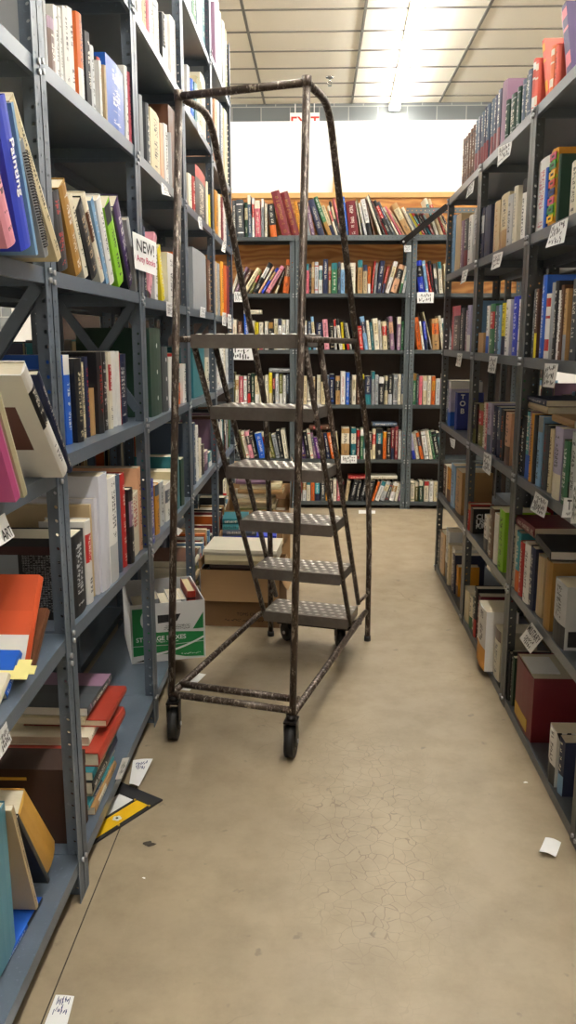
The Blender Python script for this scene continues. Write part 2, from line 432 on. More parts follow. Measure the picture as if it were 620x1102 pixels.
LD = .31
PYL = [.89, 1.885, 2.86, 3.865, 4.88, 5.915]
PYR = [1.18, 2.13, 3.075, 4.03, 5.0]
LV = {  # shelf-top heights, left rack, per bay
 0: [.113, (.655, .70), 1.095, 1.538, 1.955, 2.41],
 1: [.108, (.703, .665), (1.122, 1.11), 1.535, (1.963, 1.988), 2.41],
 2: [.104, .657, 1.10, 1.525, 1.978, 2.411],
 3: [.104, .67, (1.104, 1.08), 1.523, 1.975, 2.395, 2.845],
 4: [.104, .65, 1.085, 1.518, 1.972, 2.36, 2.897]}
RV = {k: [.034, .48, .903, 1.322, 1.736, 2.148] for k in range(4)}
def lvl(v, f): return v if not isinstance(v, tuple) else v[0]+(v[1]-v[0])*f
LBAY = ['nearest bay', 'second bay', 'third bay', 'fourth bay', 'farthest bay']
RBAY = ['bay nearest the viewer', 'nearest full bay', 'middle bay', 'farthest bay']
for i in range(5):
    unit('blue-grey slotted steel shelving, %s of the left rack' % LBAY[i], PYL[i], PYL[i+1], XL, 1, LV[i], 3.24, LD, M['steelL'], M['shelfL'],
         'left rack bays', braces=[(1.15, 1.5)] if i in (0, 1, 2, 3) else [])
for i in range(4):
    hts = RV[i]
    unit('grey slotted steel shelving, %s of the right rack' % RBAY[i], PYR[i], PYR[i+1], XR, -1, hts, 2.147, LD, M['steelR'], M['shelfR'], 'right rack bays')
# the racks that stand back to back with them
for i in range(4):
    unit('steel shelving back to back with the left rack, %s' % ['beside its second bay', 'beside its third bay', 'beside its fourth bay', 'beside its farthest bay'][i],
         PYL[i+1], PYL[i+2], XL-2*LD-.03, -1, [.113, .67, 1.11, 1.54, 1.98, 2.41, 2.86], 3.2, LD, M['steelL'], M['shelfL'], 'shelving behind the left rack')
for i in range(3):
    unit('steel shelving back to back with the right rack, %s' % ['beside its nearest full bay', 'beside its middle bay', 'beside its farthest bay'][i],
         PYR[i+1], PYR[i+2], XR+2*LD+.03, 1, [.034, .48, .903, 1.322, 1.736], 2.1, LD, M['steelR'], M['shelfR'], 'shelving behind the right rack')
# end bookcase: three bays facing the viewer, plywood behind
BX = [-1.13, -.183, .728, 1.655]
BV = [.06, .412, .857, 1.292, 1.73, 2.158]
BBAY = ['left bay', 'middle bay', 'right bay']
for i in range(3):
    t = thing('shelving_unit', 'dark grey slotted steel shelving across the aisle end, %s' % BBAY[i], 'shelving', ((BX[i]+BX[i+1])/2, YB, 0), -PI/2, 'bays of the end bookcase')
    fill_unit(t, (BX[i+1]-BX[i])/2, BV, 2.157, .3, M['steelB'], M['shelfB'], lip=.03)
m = MB(); m.box(-2.2, 1.95, 7.165, 7.185, .0, 1.715, M['shadeback'])  # added dark sheet: shade of the lower rows put into its colour
tag(obj('shaded_backing_sheet', m), 'dark brown backing board behind the lower rows of the end bookcase', 'board')
m = MB(); m.box(-2.2, 1.95, 7.165, 7.185, 1.7155, 2.49, M['ply'])
o = tag(obj('plywood_sheet', m), 'orange-brown plywood backing sheet behind the top two rows of the end bookcase', 'plywood')
m = MB(); m.box(-2.2, 1.95, 7.15, 7.24, 2.491, 2.53, M['pine'])
tag(obj('pine_rail', m), 'pine board rail capping the plywood above the end bookcase', 'board')
p = onY(361, 190, 7.2)
m = MB(); m.box(p.x-.019, p.x+.019, 7.2, 7.225, 2.531, p.z, M['pine'])
tag(obj('wooden_upright', m), 'short pine upright stick against the white wall above the bookcase', 'board')

# ------------------------------------------------------------------ books
class Book:
    """dims and pose of one book; spine faces local +X, height local +Z"""
    def __init__(s, X, Tk, H, D, c, desc, shelf, order, ink=None, c2=None, style=None, hard=None, kind=None, pages='cream', pic=None):
        s.X, s.T, s.H, s.D, s.c, s.desc, s.shelf, s.order = X, Tk, H, D, c, desc, shelf, order
        s.ink, s.c2, s.style, s.kind, s.pages, s.pic = ink, c2, style, kind, pages, pic
        s.hard = hard if hard is not None else random.random() < .5
        s.label = None; s.extra = None; s.size = 0
        if s.style is None: s.style = random.choice((0, 0, 1, 2, 3, 4, 4))
        if s.c2 is None: s.c2 = random.choice(['white', 'cream', 'navy', 'red', 'black', 'gold', 'teal', 'ivory'])
BOOKS = []
def jit(c, a=.1):
    k = 1+random.uniform(-a, a); return tuple(min(1, max(0, v*k)) for v in c)
def book_geo(bk, mb, pg, X=None):
    Tk, H, D = bk.T, bk.H, bk.D
    c = jit(colr(bk.c)); c2 = colr(bk.c2); cp = colr(bk.pages)
    ink = colr(bk.ink) if bk.ink else (lin('ece6d6') if lum(c) < .25 else lin('26242a'))
    bt = .0024 if bk.hard else .0008; oh = .0028 if bk.hard else 0.
    C = M['cover']; y0, y1 = -Tk/2, Tk/2
    bt = min(bt, Tk*.2)
    bul = min(.006, Tk*.14)
    pg.box(-D+.004+oh, -.0012, y0+bt, y1-bt, oh+.0004, H-oh-.0004, M['pages'], X, cp)
    for a, b_, nm in ((y0, y0+bt, 'f'), (y1-bt, y1, 'k')):
        mb.box(-D, 0, a, b_, 0, H, C, X, c, skip=nm)
        y = y0 if nm == 'f' else y1
        def q(xa, xb, za, zb, col, uv=None):
            pts = [(xa, y, za), (xb, y, za), (xb, y, zb), (xa, y, zb)]
            if nm == 'k': pts = pts[::-1]; uv = uv[::-1] if uv else None
            mb.face(pts, C, X, col, ink, uv)
        if bk.pic == 'picture':
            xs = [-D, -D*.78, -D*.22, 0]; zs = [0, H*.3, H*.72, H]
            for i in range(3):
                for j in range(3):
                    q(xs[i], xs[i+1], zs[j], zs[j+1], lin('6d4438') if i == 1 and j == 1 else c)
        elif bk.pic == 'text':
            n = 26; xs = [-D, -D*.92, -D*.52, -D*.48, -D*.08, 0]; zs = [0, H*.1, H*.55, H*.8, H*.9, H]
            for i in range(5):
                for j in range(5):
                    uv = None; col = c
                    if i == 3 and j in (1, 2): uv = [(0.01, 0), (0.01, 60.), (n*(.45 if j == 1 else .25)*2, 60.), (n*(.45 if j == 1 else .25)*2, 0)]
                    if i == 1 and j == 2: col = lin('9aa3ad')
                    if i == 1 and j == 1: col = lin('2b3a44')
                    if j == 3 and i in (1, 2, 3): col = lin('3a0f10')
                    q(xs[i], xs[i+1], zs[j], zs[j+1], col, uv)
        elif bk.pic == 'split':
            q(-D, 0, 0, H*.38, c2); q(-D, 0, H*.38, H*.62, c); q(-D, 0, H*.62, H, jit(c, .3))
        else: q(-D, 0, 0, H, c)
    # spine in lengthwise bands
    st = bk.style
    bands = {0: [(0, .06, 0, 0), (.06, .14, 0, 1), (.14, .25, 0, 0), (.25, .88, 0, 1), (.88, 1, 0, 0)],
             1: [(0, .1, 0, 0), (.1, .7, 0, 1), (.7, .78, 0, 0), (.78, 1, 1, 0)],
             2: [(0, .1, 0, 0), (.1, .13, 1, 0), (.13, .22, 0, 0), (.22, .8, 0, 1), (.8, .86, 0, 0), (.86, .89, 1, 0), (.89, 1, 0, 0)],
             3: [(0, .36, 1, 0), (.36, .42, 0, 0), (.42, .95, 0, 1), (.95, 1, 0, 0)],
             4: [(0, .12, 0, 0), (.12, .3, 0, 1), (.3, .5, 0, 0), (.5, .84, 1, 1), (.84, 1, 0, 0)],
             5: [(0, 1, 0, 0)],
             6: [(0, .12, 0, 0), (.12, .3, 1, 0), (.3, .62, 0, 0), (.62, .66, 1, 0), (.66, .8, 0, 0), (.8, .93, 1, 0), (.93, 1, 0, 0)]}[st]
    n = 4 if bk.hard else 2
    for a, b_, two, txt in bands:
        col = c2 if two else c; ik = ink
        if two and txt: ik = lin('ece6d6') if lum(c2) < .25 else lin('26242a')
        for k in range(n):
            u0, u1 = k/n, (k+1)/n
            f = lambda u: bul*(1-(2*u-1)**2)
            ya, yb = y0+u0*Tk, y0+u1*Tk
            pts = [(f(u0), ya, a*H), (f(u1), yb, a*H), (f(u1), yb, b_*H), (f(u0), ya, b_*H)]
            s = 13/min(max(Tk, .012), .04)
            uv = [(u0*.98+.01, a*H*s), (u1*.98+.01, a*H*s), (u1*.98+.01, b_*H*s), (u0*.98+.01, b_*H*s)] if txt else None
            mb.face(pts, C, X, col, ik, uv)
    for z, fl in ((0., True), (H, False)):
        ring = [(bul*(1-(2*k/n-1)**2), y0+k/n*Tk, z) for k in range(n+1)]
        mb.face(ring[::-1] if fl else ring, C, X, c)

ORD = ['first', 'second', 'third', 'fourth', 'fifth', 'sixth', 'seventh', 'eighth', 'ninth', 'tenth', 'eleventh', 'twelfth', 'thirteenth', 'fourteenth',
       'fifteenth', 'sixteenth', 'seventeenth', 'eighteenth', 'nineteenth', 'twentieth', 'twenty-first', 'twenty-second', 'twenty-third', 'twenty-fourth',
       'twenty-fifth', 'twenty-sixth', 'twenty-seventh', 'twenty-eighth', 'twenty-ninth', 'thirtieth', 'thirty-first', 'thirty-second', 'thirty-third', 'thirty-fourth', 'thirty-fifth', 'thirty-sixth', 'thirty-seventh', 'thirty-eighth', 'thirty-ninth', 'fortieth']

def parse(line):
    """x0 x1 top colour [key=value ...]; top is y or xt,y (top of the left edge)"""
    w = line.split(); x0, x1 = float(w[0]), float(w[1])
    xt = None
    if ',' in w[2]: a, b = w[2].split(','); xt, yt = float(a), float(b)
    else: yt = float(w[2])
    kv = dict(q.split('=') for q in w[4:])
    return x0, x1, xt, yt, w[3], kv
def mk(X, Tk, H, D, c, desc, shelf, order, kv):
    b = Book(X, Tk, H, D, c, desc, shelf, order, ink=kv.get('ink'), c2=kv.get('c2'), style=int(kv['st']) if 'st' in kv else None,
             hard=(kv['h'] == '1') if 'h' in kv else None, kind=kv.get('kind'), pages=kv.get('pg', 'ivory'), pic=kv.get('pic'))
    b.n = kv.get('n'); BOOKS.append(b); return b
def leanword(a): return 'leaning ' if abs(a) > .12 else ''
def rack_books(side, bay, zf, shelf, text, inset=.022, Dmax=.27):
    """side 'L'/'R'; zf: shelf height or (z at y0, z at y1)"""
    X = XL if side == 'L' else XR; sg = 1 if side == 'L' else -1
    P = PYL if side == 'L' else PYR
    y0b, y1b = P[bay]+.006, P[bay+1]-.006
    lines = [l for l in text.strip().split('\n') if l.strip()]
    prev = None
    for line in lines:
        x0, x1, xt, yt, c, kv = parse(line)
        ins = float(kv.get('in', max(.0125, inset+random.uniform(-.008, .012)) if inset > 0 else inset+random.uniform(-.004, .004)))
        XX = X-sg*ins
        za = lvl(zf, .5) if isinstance(zf, tuple) else zf
        ya, yb = rackY(x0, XX, za), rackY(x1, XX, za)
        if isinstance(zf, tuple):
            za = zf[0]+(zf[1]-zf[0])*min(1, max(0, ((ya+yb)/2-P[bay])/(P[bay+1]-P[bay])))
        za += .0006
        if xt is None:
            # upright: top measured on the vertical through the middle
            ym = (ya+yb)/2; r = ray((x0+x1)/2, yt)
            lo, hi = za+.03, za+.6
            for _ in range(40):
                md = (lo+hi)/2
                if proj(XX, ym, md)[1] > yt: lo = md
                else: hi = md
            H = lo-za; lean = 0.
        else:
            tp = onX(xt, yt, XX); dy = tp.y-ya; dz = tp.z-za
            H = math.hypot(dy, dz); lean = math.atan2(dy, dz)
        Tk = max(.004, abs(yb-ya)*math.cos(lean)*.93)
        H = min(H, .46)
        D = min(Dmax, float(kv.get('D', max(.11, H*random.uniform(.66, .76)))))
        near, far = min(ya, yb), max(ya, yb)
        if lean == 0: X4 = T(XX, (ya+yb)/2, za)
        elif lean < 0: X4 = T(XX, near, za) @ RX(-lean) @ T(0, Tk/2, 0)
        else: X4 = T(XX, far, za) @ RX(-lean) @ T(0, -Tk/2, 0)
        if side == 'R': X4 = X4 @ RZ(PI)
        b = mk(X4, Tk, H, D, c, leanword(lean), shelf, x0, kv)
def row_books(z, shelf, bay, text, base_y=None):
    for line in [l for l in text.strip().split('\n') if l.strip()]:
        for it in line.split(';'):
            it = it.strip()
            if not it: continue
            x0, x1, xt, yt, c, kv = parse(it)
            YY = YB+.012+random.uniform(0, .02)
            xa, xb = rowX(x0, YY, z), rowX(x1, YY, z)
            if xt is None: xt2 = None; dxx = 0
            else: dxx = rowX(xt, YY, z+.24)-xa
            tp = onY(x0 if xt is None else xt, yt, YY); dz = max(.1, tp.z-z)
            lean = math.atan2(dxx, dz) if xt is not None else 0.
            H = min(.39, dz/math.cos(lean)); Tk = max(.006, (xb-xa)*math.cos(lean)*.93)
            D = min(.26, max(.12, H*.72)); za = z+.0006
            if lean == 0: X4 = T((xa+xb)/2, YY, za)
            elif lean < 0: X4 = T(xa, YY, za) @ RY(lean) @ T(Tk/2, 0, 0)
            else: X4 = T(xb, YY, za) @ RY(lean) @ T(-Tk/2, 0, 0)
            mk(X4 @ RZ(-PI/2), Tk, H, D, c, leanword(lean), ('B', shelf, bay), x0, kv)
def flat_book(x, y, z, Tk, H, D, rz, c, shelf, n, kv=None, face='+X'):
    """lying flat; spine towards +X turned by rz; x,y is the middle of the spine edge"""
    kv = dict(kv or {}); kv['n'] = n
    X4 = T(x, y, z+.0005) @ RZ(rz) @ T(0, H/2, Tk/2) @ RX(PI/2)
    return mk(X4, Tk, H, D, c, 'flat ', shelf, 0, kv)
FILLPAL = ['white', 'white', 'ivory', 'cream', 'lightgrey', 'beige', 'tan', 'red', 'maroon', 'navy', 'black', 'black', 'darkgrey', 'green', 'teal', 'brown', 'slate', 'orange', 'skyblue', 'grey', 'mauve']
def fill_rack(side, bay, z, shelf, y0, y1, seed, hm=.24, back=False, pal=FILLPAL):
    rnd = random.Random(seed); X = XL if side == 'L' else XR; sg = 1 if side == 'L' else -1
    y = y0
    while y < y1-.02:
        th = rnd.uniform(.012, .042)
        if y+th > y1: break
        H = rnd.uniform(hm*.8, hm*1.2); XX = X-sg*(.02+rnd.uniform(0, .02))
        b = mk(T(XX, y+th/2, z+.0006) @ (RZ(0) if side == 'L' else RZ(PI)), th*.94, H, min(.26, H*.72), rnd.choice(pal), '', shelf, proj(XX, y, z)[0], {})
        y += th+.0012
# ---- left rack, nearest bay (only its far end is in view)
rack_books('L', 0, LV[0][3], ('L', 0, 3), '''
-20 6 -75,165 lightgrey st=0
8 20 -28,118 pink st=0 c2=pink h=1 n=pale_pink
22 37 -8,105 royal st=5 h=1 kind=painting
37.5 42 10,110 skyblue st=5 h=0
43 50 14,150 grey st=5 h=0 kind=spiral
51 60 -6,98 cream st=0 h=0
''', inset=-.055, Dmax=.26)
rack_books('L', 0, LV[0][2], ('L', 0, 2), '''
17 24 -14,432 c4588f st=5 h=0 D=.165 n=pink
26 31 -5,424 c9c3a0 st=5 h=0 D=.165 n=cream
68 76 22,404 white st=4 c2=black h=1 D=.165 pic=picture
76.5 80 40,404 navy st=0 h=1 D=.165
''', inset=-.035)
rack_books('L', 0, LV[0][2], ('L', 0, 2, 'b'), '''
14 30 383 black ink=red st=0 h=1
31 40 388 navy ink=red st=0 h=1
40.5 49 381 black ink=red st=0
''', inset=.205, Dmax=.08)
rack_books('L', 0, lvl(LV[0][1], .75), ('L', 0, 1), '''
-14 -5 3,735 ivory st=5 h=0
-4 8 13,716 blue st=0 ink=white h=0 kind=notes D=.2
10 20 29,640 c4522e c2=white st=5 pic=split h=0 D=.24 n=orange
31 38 47,668 brown st=5 h=1 D=.2
''')
# standing and leaning on the lowest shelf of the nearest bay
rack_books('L', 0, LV[0][0]+.016, ('L', 0, 0), '''
-46 -22 -72,930 ivory st=0 h=1
-10 22 -24,905 4a8496 st=5 h=1 D=.2 n=teal_blue
23 30 -7,904 beige ink=black st=0 h=0 D=.12
43 50 7,903 black st=5 h=1 D=.16
51.5 66 17,886 c9983f st=5 h=1 D=.2 pg=ivory n=yellow_tan
''', inset=.045)
# ---- left rack, second bay
rack_books('L', 1, LV[1][4], ('L', 1, 4), '''
49 52 0 lightgrey st=5
52.5 60 20 brown st=1 c2=mauve
60.5 65 7 white st=0
65.5 69 9 white st=2 c2=lightgrey
69.5 75 8 white st=0
75.5 82 10 white st=4 c2=white
82.5 88.5 12 orange c2=white st=3 pg=white
89 92 25 lightgrey st=0
92.5 98 34 black st=0
98.5 103 50 lightgrey st=0 ink=black
103.5 108 60 darkgrey st=1
108.5 111 66 white st=0
111.5 114 68 beige st=5
115 135 70 blue st=0 ink=white h=0 D=.2
136 139 72 white st=0
139.5 142 78 rose st=0
''', inset=.012)
rack_books('L', 1, LV[1][3], ('L', 1, 3), '''
63 75 52,207 black ink=red st=0
78 88 58,200 gold ink=white st=0 h=1
90 96 72,214 ivory st=0
98 108 80,226 black st=0 ink=beige
109 114 88,214 ivory st=4 c2=brown ink=red
114.5 118 97,216 skyblue st=0 ink=white
118.5 124 103,216 white st=0
128 136 112,224 lime c2=black st=1 h=0
136.5 139 118,226 black st=5
140 148 124,225 purple ink=white st=0 h=1
148.5 151 138,238 lightgrey st=5
''', inset=.012)
rack_books('L', 1, LV[1][2], ('L', 1, 2), '''
72 79 382 blue c2=white st=1 ink=white
79.5 88 386 black c2=gold st=0 ink=cream
88.5 93 390 cream st=0 ink=black
93.5 97 384 navy st=0 ink=red
97.5 103 418 tan st=5 h=1
103.5 110 379 black st=0 ink=red
110.5 117 379 black st=0 ink=white
117.5 121 379 ivory c2=red st=4
121.5 127 378 white st=5
127.5 131 378 white st=5
131.5 134 379 red st=0 ink=white
134.5 146 381 navy st=0 ink=white c2=slate h=0
''', inset=.05)
rack_books('L', 1, LV[1][1], ('L', 1, 1), '''
79 94 575 black pic=text ink=lightgrey st=0 h=1 D=.25
95 101 560 white c2=red st=4 h=1 D=.12
101 103 543 beige st=5 D=.27
103.5 107 537 d4d3dc n=white c2=maroon st=5 h=1 D=.2
108 118 512 d3d5e0 n=white st=5 h=1 D=.27
119 128 514 white st=3 c2=lightgrey h=1 D=.2
128.5 132 511 slate st=5 h=1 D=.26
132.5 137 510 red st=0 h=1 D=.26
137.5 142 528 black st=4 c2=mauve h=1
143 153 530 ivory st=3 c2=ivory ink=red h=1
153.5 157 501 peach st=0 c2=red ink=maroon D=.27
''', inset=.02, Dmax=.28)
# ---- left rack, third bay
rack_books('L', 2, LV[2][5], ('L', 2, 5), '''
148 153 -24 white st=0
153.5 158 -12 beige st=0
158.5 161 -5 rose st=0
161.5 166 -12 white st=0
166.5 172 2 white st=2 c2=slate
172.5 176 10 black c2=white st=3
176.5 182 18 white st=5
182.5 187 16 white c2=mauve st=0
187.5 192 26 white st=5
''')
rack_books('L', 2, LV[2][4], ('L', 2, 4), '''
151.5 155 103 grey st=5
155.5 158.5 108 darkgrey st=0
159 162 130 white st=0
162.5 173 121 cream st=0
173.5 177 134 peach st=5
177.5 181 134 white st=0
181.5 186 140 white st=0
186.5 189 146 lightgrey st=0
189.5 199 130 brown st=5
''')
rack_books('L', 2, LV[2][3], ('L', 2, 3), '''
154 158 244 navy c2=white st=4
158.5 163 165,258 pink st=0 n=white
164 168 163,266 white st=0
173.5 178 168,268 yellow st=0 ink=white h=0
179 187 272 white st=0 ink=black c2=orange
187.5 191 272 orange c2=white st=0
191.5 199 284 darkbrown st=0
''')
rack_books('L', 2, LV[2][2], ('L', 2, 2), '''
163 175 353 darkgreen st=5 h=1 D=.28 kind=binder
175.5 182 373 darkgrey st=5 h=1 D=.26 kind=binder
182.5 187 384 white st=5
187.5 191 380 red st=0
191.5 195 388 orange st=4
195.5 199 392 white st=0
''')
rack_books('L', 2, LV[2][1], ('L', 2, 1), '''
161 167 517 royal st=0 h=1
168 172 521 amber c2=slate st=1 h=1
172.5 177 518 lightgrey st=0 ink=black
177.5 184 520 white st=4 c2=slate
184.5 189 508 cream st=0 c2=amber
189.5 194 490 teal st=5 h=1
194.5 198 494 darkgreen st=5
''')
# ---- left rack, fourth and farthest bays
rack_books('L', 3, LV[3][6], ('L', 3, 6), '''
200 203 -40 white st=0
203.5 207 -30 lightgrey st=0
207.5 212 -22 green st=0
212.5 217 -20 slate st=0
217.5 222 -8 darkgreen st=5
222.5 226 0 teal st=0
''')
rack_books('L', 3, LV[3][5], ('L', 3, 5), '''
202 205 72 white st=0
205.5 208 85 blue st=0
208.5 212 88 teal st=0
212.5 219 88 cream c2=olive st=1
219.5 225 90 ivory st=5
''')
rack_books('L', 3, LV[3][4], ('L', 3, 4), '''
203 207 188 ivory st=0
207.5 210 190 red st=0
210.5 222 184 darkgrey c2=red st=1 h=1
222.5 224 196 ivory st=5
224.5 226 210 yellow st=5
''')
rack_books('L', 3, LV[3][3], ('L', 3, 3), '''
208 223 271 grey c2=olive st=5 h=1 D=.3
223.5 227 280 brown st=0
''')
rack_books('L', 3, LV[3][2], ('L', 3, 2), '''
208 221 374 teal c2=turquoise st=5 h=1 D=.3
221.5 225 385 ivory st=0
''')
rack_books('L', 3, LV[3][1], ('L', 3, 1), '''
209 211 455 slate st=0
211.5 214 458 white st=0
214.5 217 472 ivory st=0
217.5 220 478 black st=0
220.5 224 485 mauve c2=purple st=3
224.5 228 486 teal st=3
''')
for (b_, lv, sd, hm) in ((3, 0, 3, .2), (4, 0, 4, .2), (4, 1, 5, .24)):
    fill_rack('L', b_, lvl(LV[b_][lv], .5), ('L', b_, lv), PYL[b_]+(.34 if b_ == 3 else .06), PYL[b_+1]-.06, sd, hm)
rack_books('L', 4, LV[4][6], ('L', 4, 6), '''
232 234 5 mauve st=0
234.5 237 3 white st=0
237.5 240 18 ivory st=0
240.5 243 26 lightgrey st=0
243.5 246 38 olive st=0
''')
rack_books('L', 4, LV[4][5], ('L', 4, 5), '''
232 234 108 peach st=0
234.5 237 110 white st=0
237.5 239 112 slate st=0
239.5 242 118 lightgrey st=0
242.5 246 122 cream st=0
''')
rack_books('L', 4, LV[4][4], ('L', 4, 4), '''
232 235 206 amber c2=maroon st=0
235.5 238 210 ivory st=0
238.5 240 212 maroon st=0
240.5 244 216 white st=0
''')
rack_books('L', 4, LV[4][3], ('L', 4, 3), '''
232 234 282 beige st=0
234.5 237 284 grey st=0
238 241 282 amber st=0
241.5 244 286 orange st=5
244.5 247 287 maroon st=5
''')
rack_books('L', 4, LV[4][2], ('L', 4, 2), '''
233 236 366 white st=0
236.5 240 370 white st=0
240.5 243 372 ivory st=0
243.5 246 374 lightgrey st=0
''')
# ---- right rack, top of the shelves
rack_books('R', 1, RV[1][5], ('R', 1, 5), '''
577.5 582 55 d9604e c2=white st=6 ink=ivory n=coral
582.5 587 54 d9604e c2=ivory st=6 n=coral
587.5 592 583,50 d9604e c2=amber st=6 n=coral
592.5 597 48 e07a4a c2=ivory st=6 n=orange
597.5 601.5 44 d9604e c2=white st=6 n=coral
602 606 42 d9604e c2=orange st=0 n=coral
610 617 604,16 purple c2=rose st=6
''', inset=.02, Dmax=.2)
rack_books('R', 2, RV[2][5], ('R', 2, 5), '''
527 530 107 slate c2=maroon st=3 h=1
530.5 533.5 103 navy c2=maroon st=3 h=1
534 537.5 97 navy c2=maroon st=3 h=1
538 544 88 mauve c2=rose st=5 h=1 D=.27
545 548.5 106 darkgreen c2=grey st=2 h=1
549 552.5 102 darkgreen c2=grey st=2 h=1
553 556.5 98 darkgreen c2=grey st=2 h=1
557 560.5 92 darkgreen c2=grey st=2 h=1
561 564.5 86 slate c2=grey st=2 h=1
565 568.5 81 darkgreen c2=grey st=2 h=1
569 573.5 72 slate c2=grey st=2 h=1
''', inset=.015)
rack_books('R', 3, RV[3][5], ('R', 3, 5), '''
497 499.5 150 brown c2=darkbrown st=2 h=1
500 502 147 brown c2=darkbrown st=2 h=1
502.5 504.5 143 brown c2=darkbrown st=2 h=1
505 507 139 brown c2=darkbrown st=2 h=1
507.5 510 135 brown c2=darkbrown st=2 h=1
510.5 513 130 slate c2=maroon st=3 h=1
513.5 516 126 navy c2=maroon st=3 h=1
516.5 519.5 121 slate c2=maroon st=3 h=1
520 522.5 116 navy c2=maroon st=3 h=1
523 525.5 112 slate c2=maroon st=3 h=1
''', inset=.015)
rack_books('R', 1, RV[1][4], ('R', 1, 4), '''
571 584 175 white st=0 ink=rose h=1 D=.2
584.5 588 180 blue st=5
588.5 597 161 amber st=6 c2=lime h=0 kind=tabs
598 600.5 166 darkgreen st=5 h=1 D=.26
612 621 173 ivory st=0 ink=black
''', inset=.015)
rack_books('R', 2, RV[2][4], ('R', 2, 4), '''
518.5 522 222 navy st=4 c2=lightgrey
522.5 529.5 220 navy st=5 h=1
530 536.5 217 beige st=0 ink=tan
537 546 209 cream c2=tan st=3
547 553 208 lightgrey st=0
554 559 198 ivory st=0 ink=grey
559.5 564.5 193 white st=1 c2=black
''')
rack_books('R', 3, RV[3][4], ('R', 3, 4), '''
485.5 488.5 232 skyblue st=0 h=1
489 494.5 231 beige st=5 c2=olive h=1
495 498 238 mauve st=0
498.5 502.5 236 darkgrey c2=maroon st=3
503 507.5 232 white st=0
508 516 224 lightgrey c2=grey st=3
''')
rack_books('R', 1, RV[1][3], ('R', 1, 3), '''
561.5 566.5 314 slate st=5
567 571.5 312 darkgrey st=0 ink=lightgrey
572 576 311 brown c2=yellow st=3
576.5 579 320 orange st=0 ink=black
580 584.5 296 blue ink=white st=0 n=teal_blue
585 589.5 316 white c2=red st=6
590 594 304 grey st=5
594.5 598.5 302 black st=0
599 602 312 white st=0 ink=brown
602.5 606.5 306 brown st=0
607 611 310 tan c2=grey st=3
611.5 619 300 darkgrey st=0
''')
rack_books('R', 2, RV[2][3], ('R', 2, 3), '''
515 521 358 tan st=5
522 525.5 329 white c2=blue st=3
526 531 327 green c2=red st=4
531.5 535 329 slate st=0
535.5 538 328 skyblue st=0
538.5 543 326 yellow c2=navy st=3 pg=white
544 549 322 white st=0 c2=black
550 556 319 royal st=0 ink=white
556.5 560 322 white c2=royal st=0 ink=navy
''')
rack_books('R', 3, RV[3][3], ('R', 3, 3), '''
485.5 488 330 rose st=0
488.5 496 329 black c2=rose st=1
496.5 500 331 darkgrey st=0
500.5 503.5 334 mauve c2=maroon st=0
504 508 328 lilac st=3 c2=white
508.5 512 324 skyblue st=0
''')
rack_books('R', 1, RV[1][2], ('R', 1, 2), '''
554 559 446 black c2=white st=0 ink=white
560 565 442 turquoise st=3 c2=blue
565.5 568 442 mauve c2=blue st=3
568.5 571.5 445 amber st=0 ink=black
572 575 447 black st=5
576 581 448 skyblue c2=grey st=1
582 588 457 darkgrey st=0 ink=maroon
588.5 592.5 462 cream st=0 ink=brown
593 602 460 lilac c2=ivory st=3 ink=black h=1
603 610 474 green st=0 ink=white h=1 pic=split c2=black
611 619 465 lightgrey st=0 D=.2
''', inset=.012)
rack_books('R', 2, RV[2][2], ('R', 2, 2), '''
506.5 510 433 black c2=olive st=3
510.5 516 433 olive c2=red st=4
516.5 519.5 432 ivory c2=red st=0
520 524 434 rose st=0
524.5 529 527,433 lilac c2=slate st=3
529.5 533.5 437 navy st=0
534 537 438 slate c2=navy st=3
537.5 541 441 black ink=orange st=0
542 548 444 peach c2=brown st=3
''')
rack_books('R', 3, RV[3][2], ('R', 3, 2), '''
476 479 408 slate st=0
479.5 482 410 white c2=blue st=3
482 484 418 lilac c2=blue st=3 h=0 pic=split
489 491 422 2f3c8c st=5 c2=skyblue h=0 kind=tob n=dark_blue
''')
rack_books('R', 1, RV[1][1], ('R', 1, 1), '''
548.5 551.5 563 ivory st=0 ink=black
552 557 571 turquoise c2=orange st=3 h=1 pic=split
557.5 561.5 583 red st=0 ink=ivory
562 568 585 white st=0 c2=darkgrey
569 574.5 590 navy st=0
576 583 598 beige st=5 h=1
584 591 603 gold st=5
594 607 626 lightgrey st=3 c2=black h=1 D=.2 kind=photo
''', inset=.012)
rack_books('R', 2, RV[2][1], ('R', 2, 1), '''
502.5 505 541 red c2=tan st=1 h=1 pic=split
505.5 508.5 546 black st=5 h=1 D=.22 kind=cius
520 524.5 555 white st=3 c2=darkgrey
525 530 546 brown c2=white st=0 ink=white
530.5 534.5 553 white st=5
535 541 549 lime st=0 c2=brown h=0
''', inset=.012)
rack_books('R', 3, RV[3][1], ('R', 3, 1), '''
474 478 498 brown st=0
478.5 480 501 ivory st=0
480.5 484 503 amber c2=brown st=3
484.5 489 500 skyblue st=0 ink=navy
489.5 496 506 tan c2=amber st=0
''')
rack_books('R', 1, RV[1][0], ('R', 1, 0), '''
537 541 690 black st=5
541.5 545 695 darkgreen st=5
545.5 550 698 black c2=grey st=2
553 571.5 716 maroon st=5 h=1 D=.25 kind=bigred
590 598 786 white st=3 c2=black h=0 D=.2 kind=wo
599 605 795 navy st=3 c2=skyblue h=0 D=.2
''', inset=.012)
rack_books('R', 2, RV[2][0], ('R', 2, 0), '''
496 501 629 cream st=5 h=0
501.5 505 636 ivory c2=green st=3
505.5 508.5 640 darkgreen st=0
509 512 632 black c2=red st=3 h=1
512.5 515.5 640 maroon st=0
516 526 659 white c2=amber st=3 h=0 D=.13 in=-.025
527 530 668 black st=5 h=1
530.5 537 676 ivory c2=brown st=1 h=1
''', inset=.008)
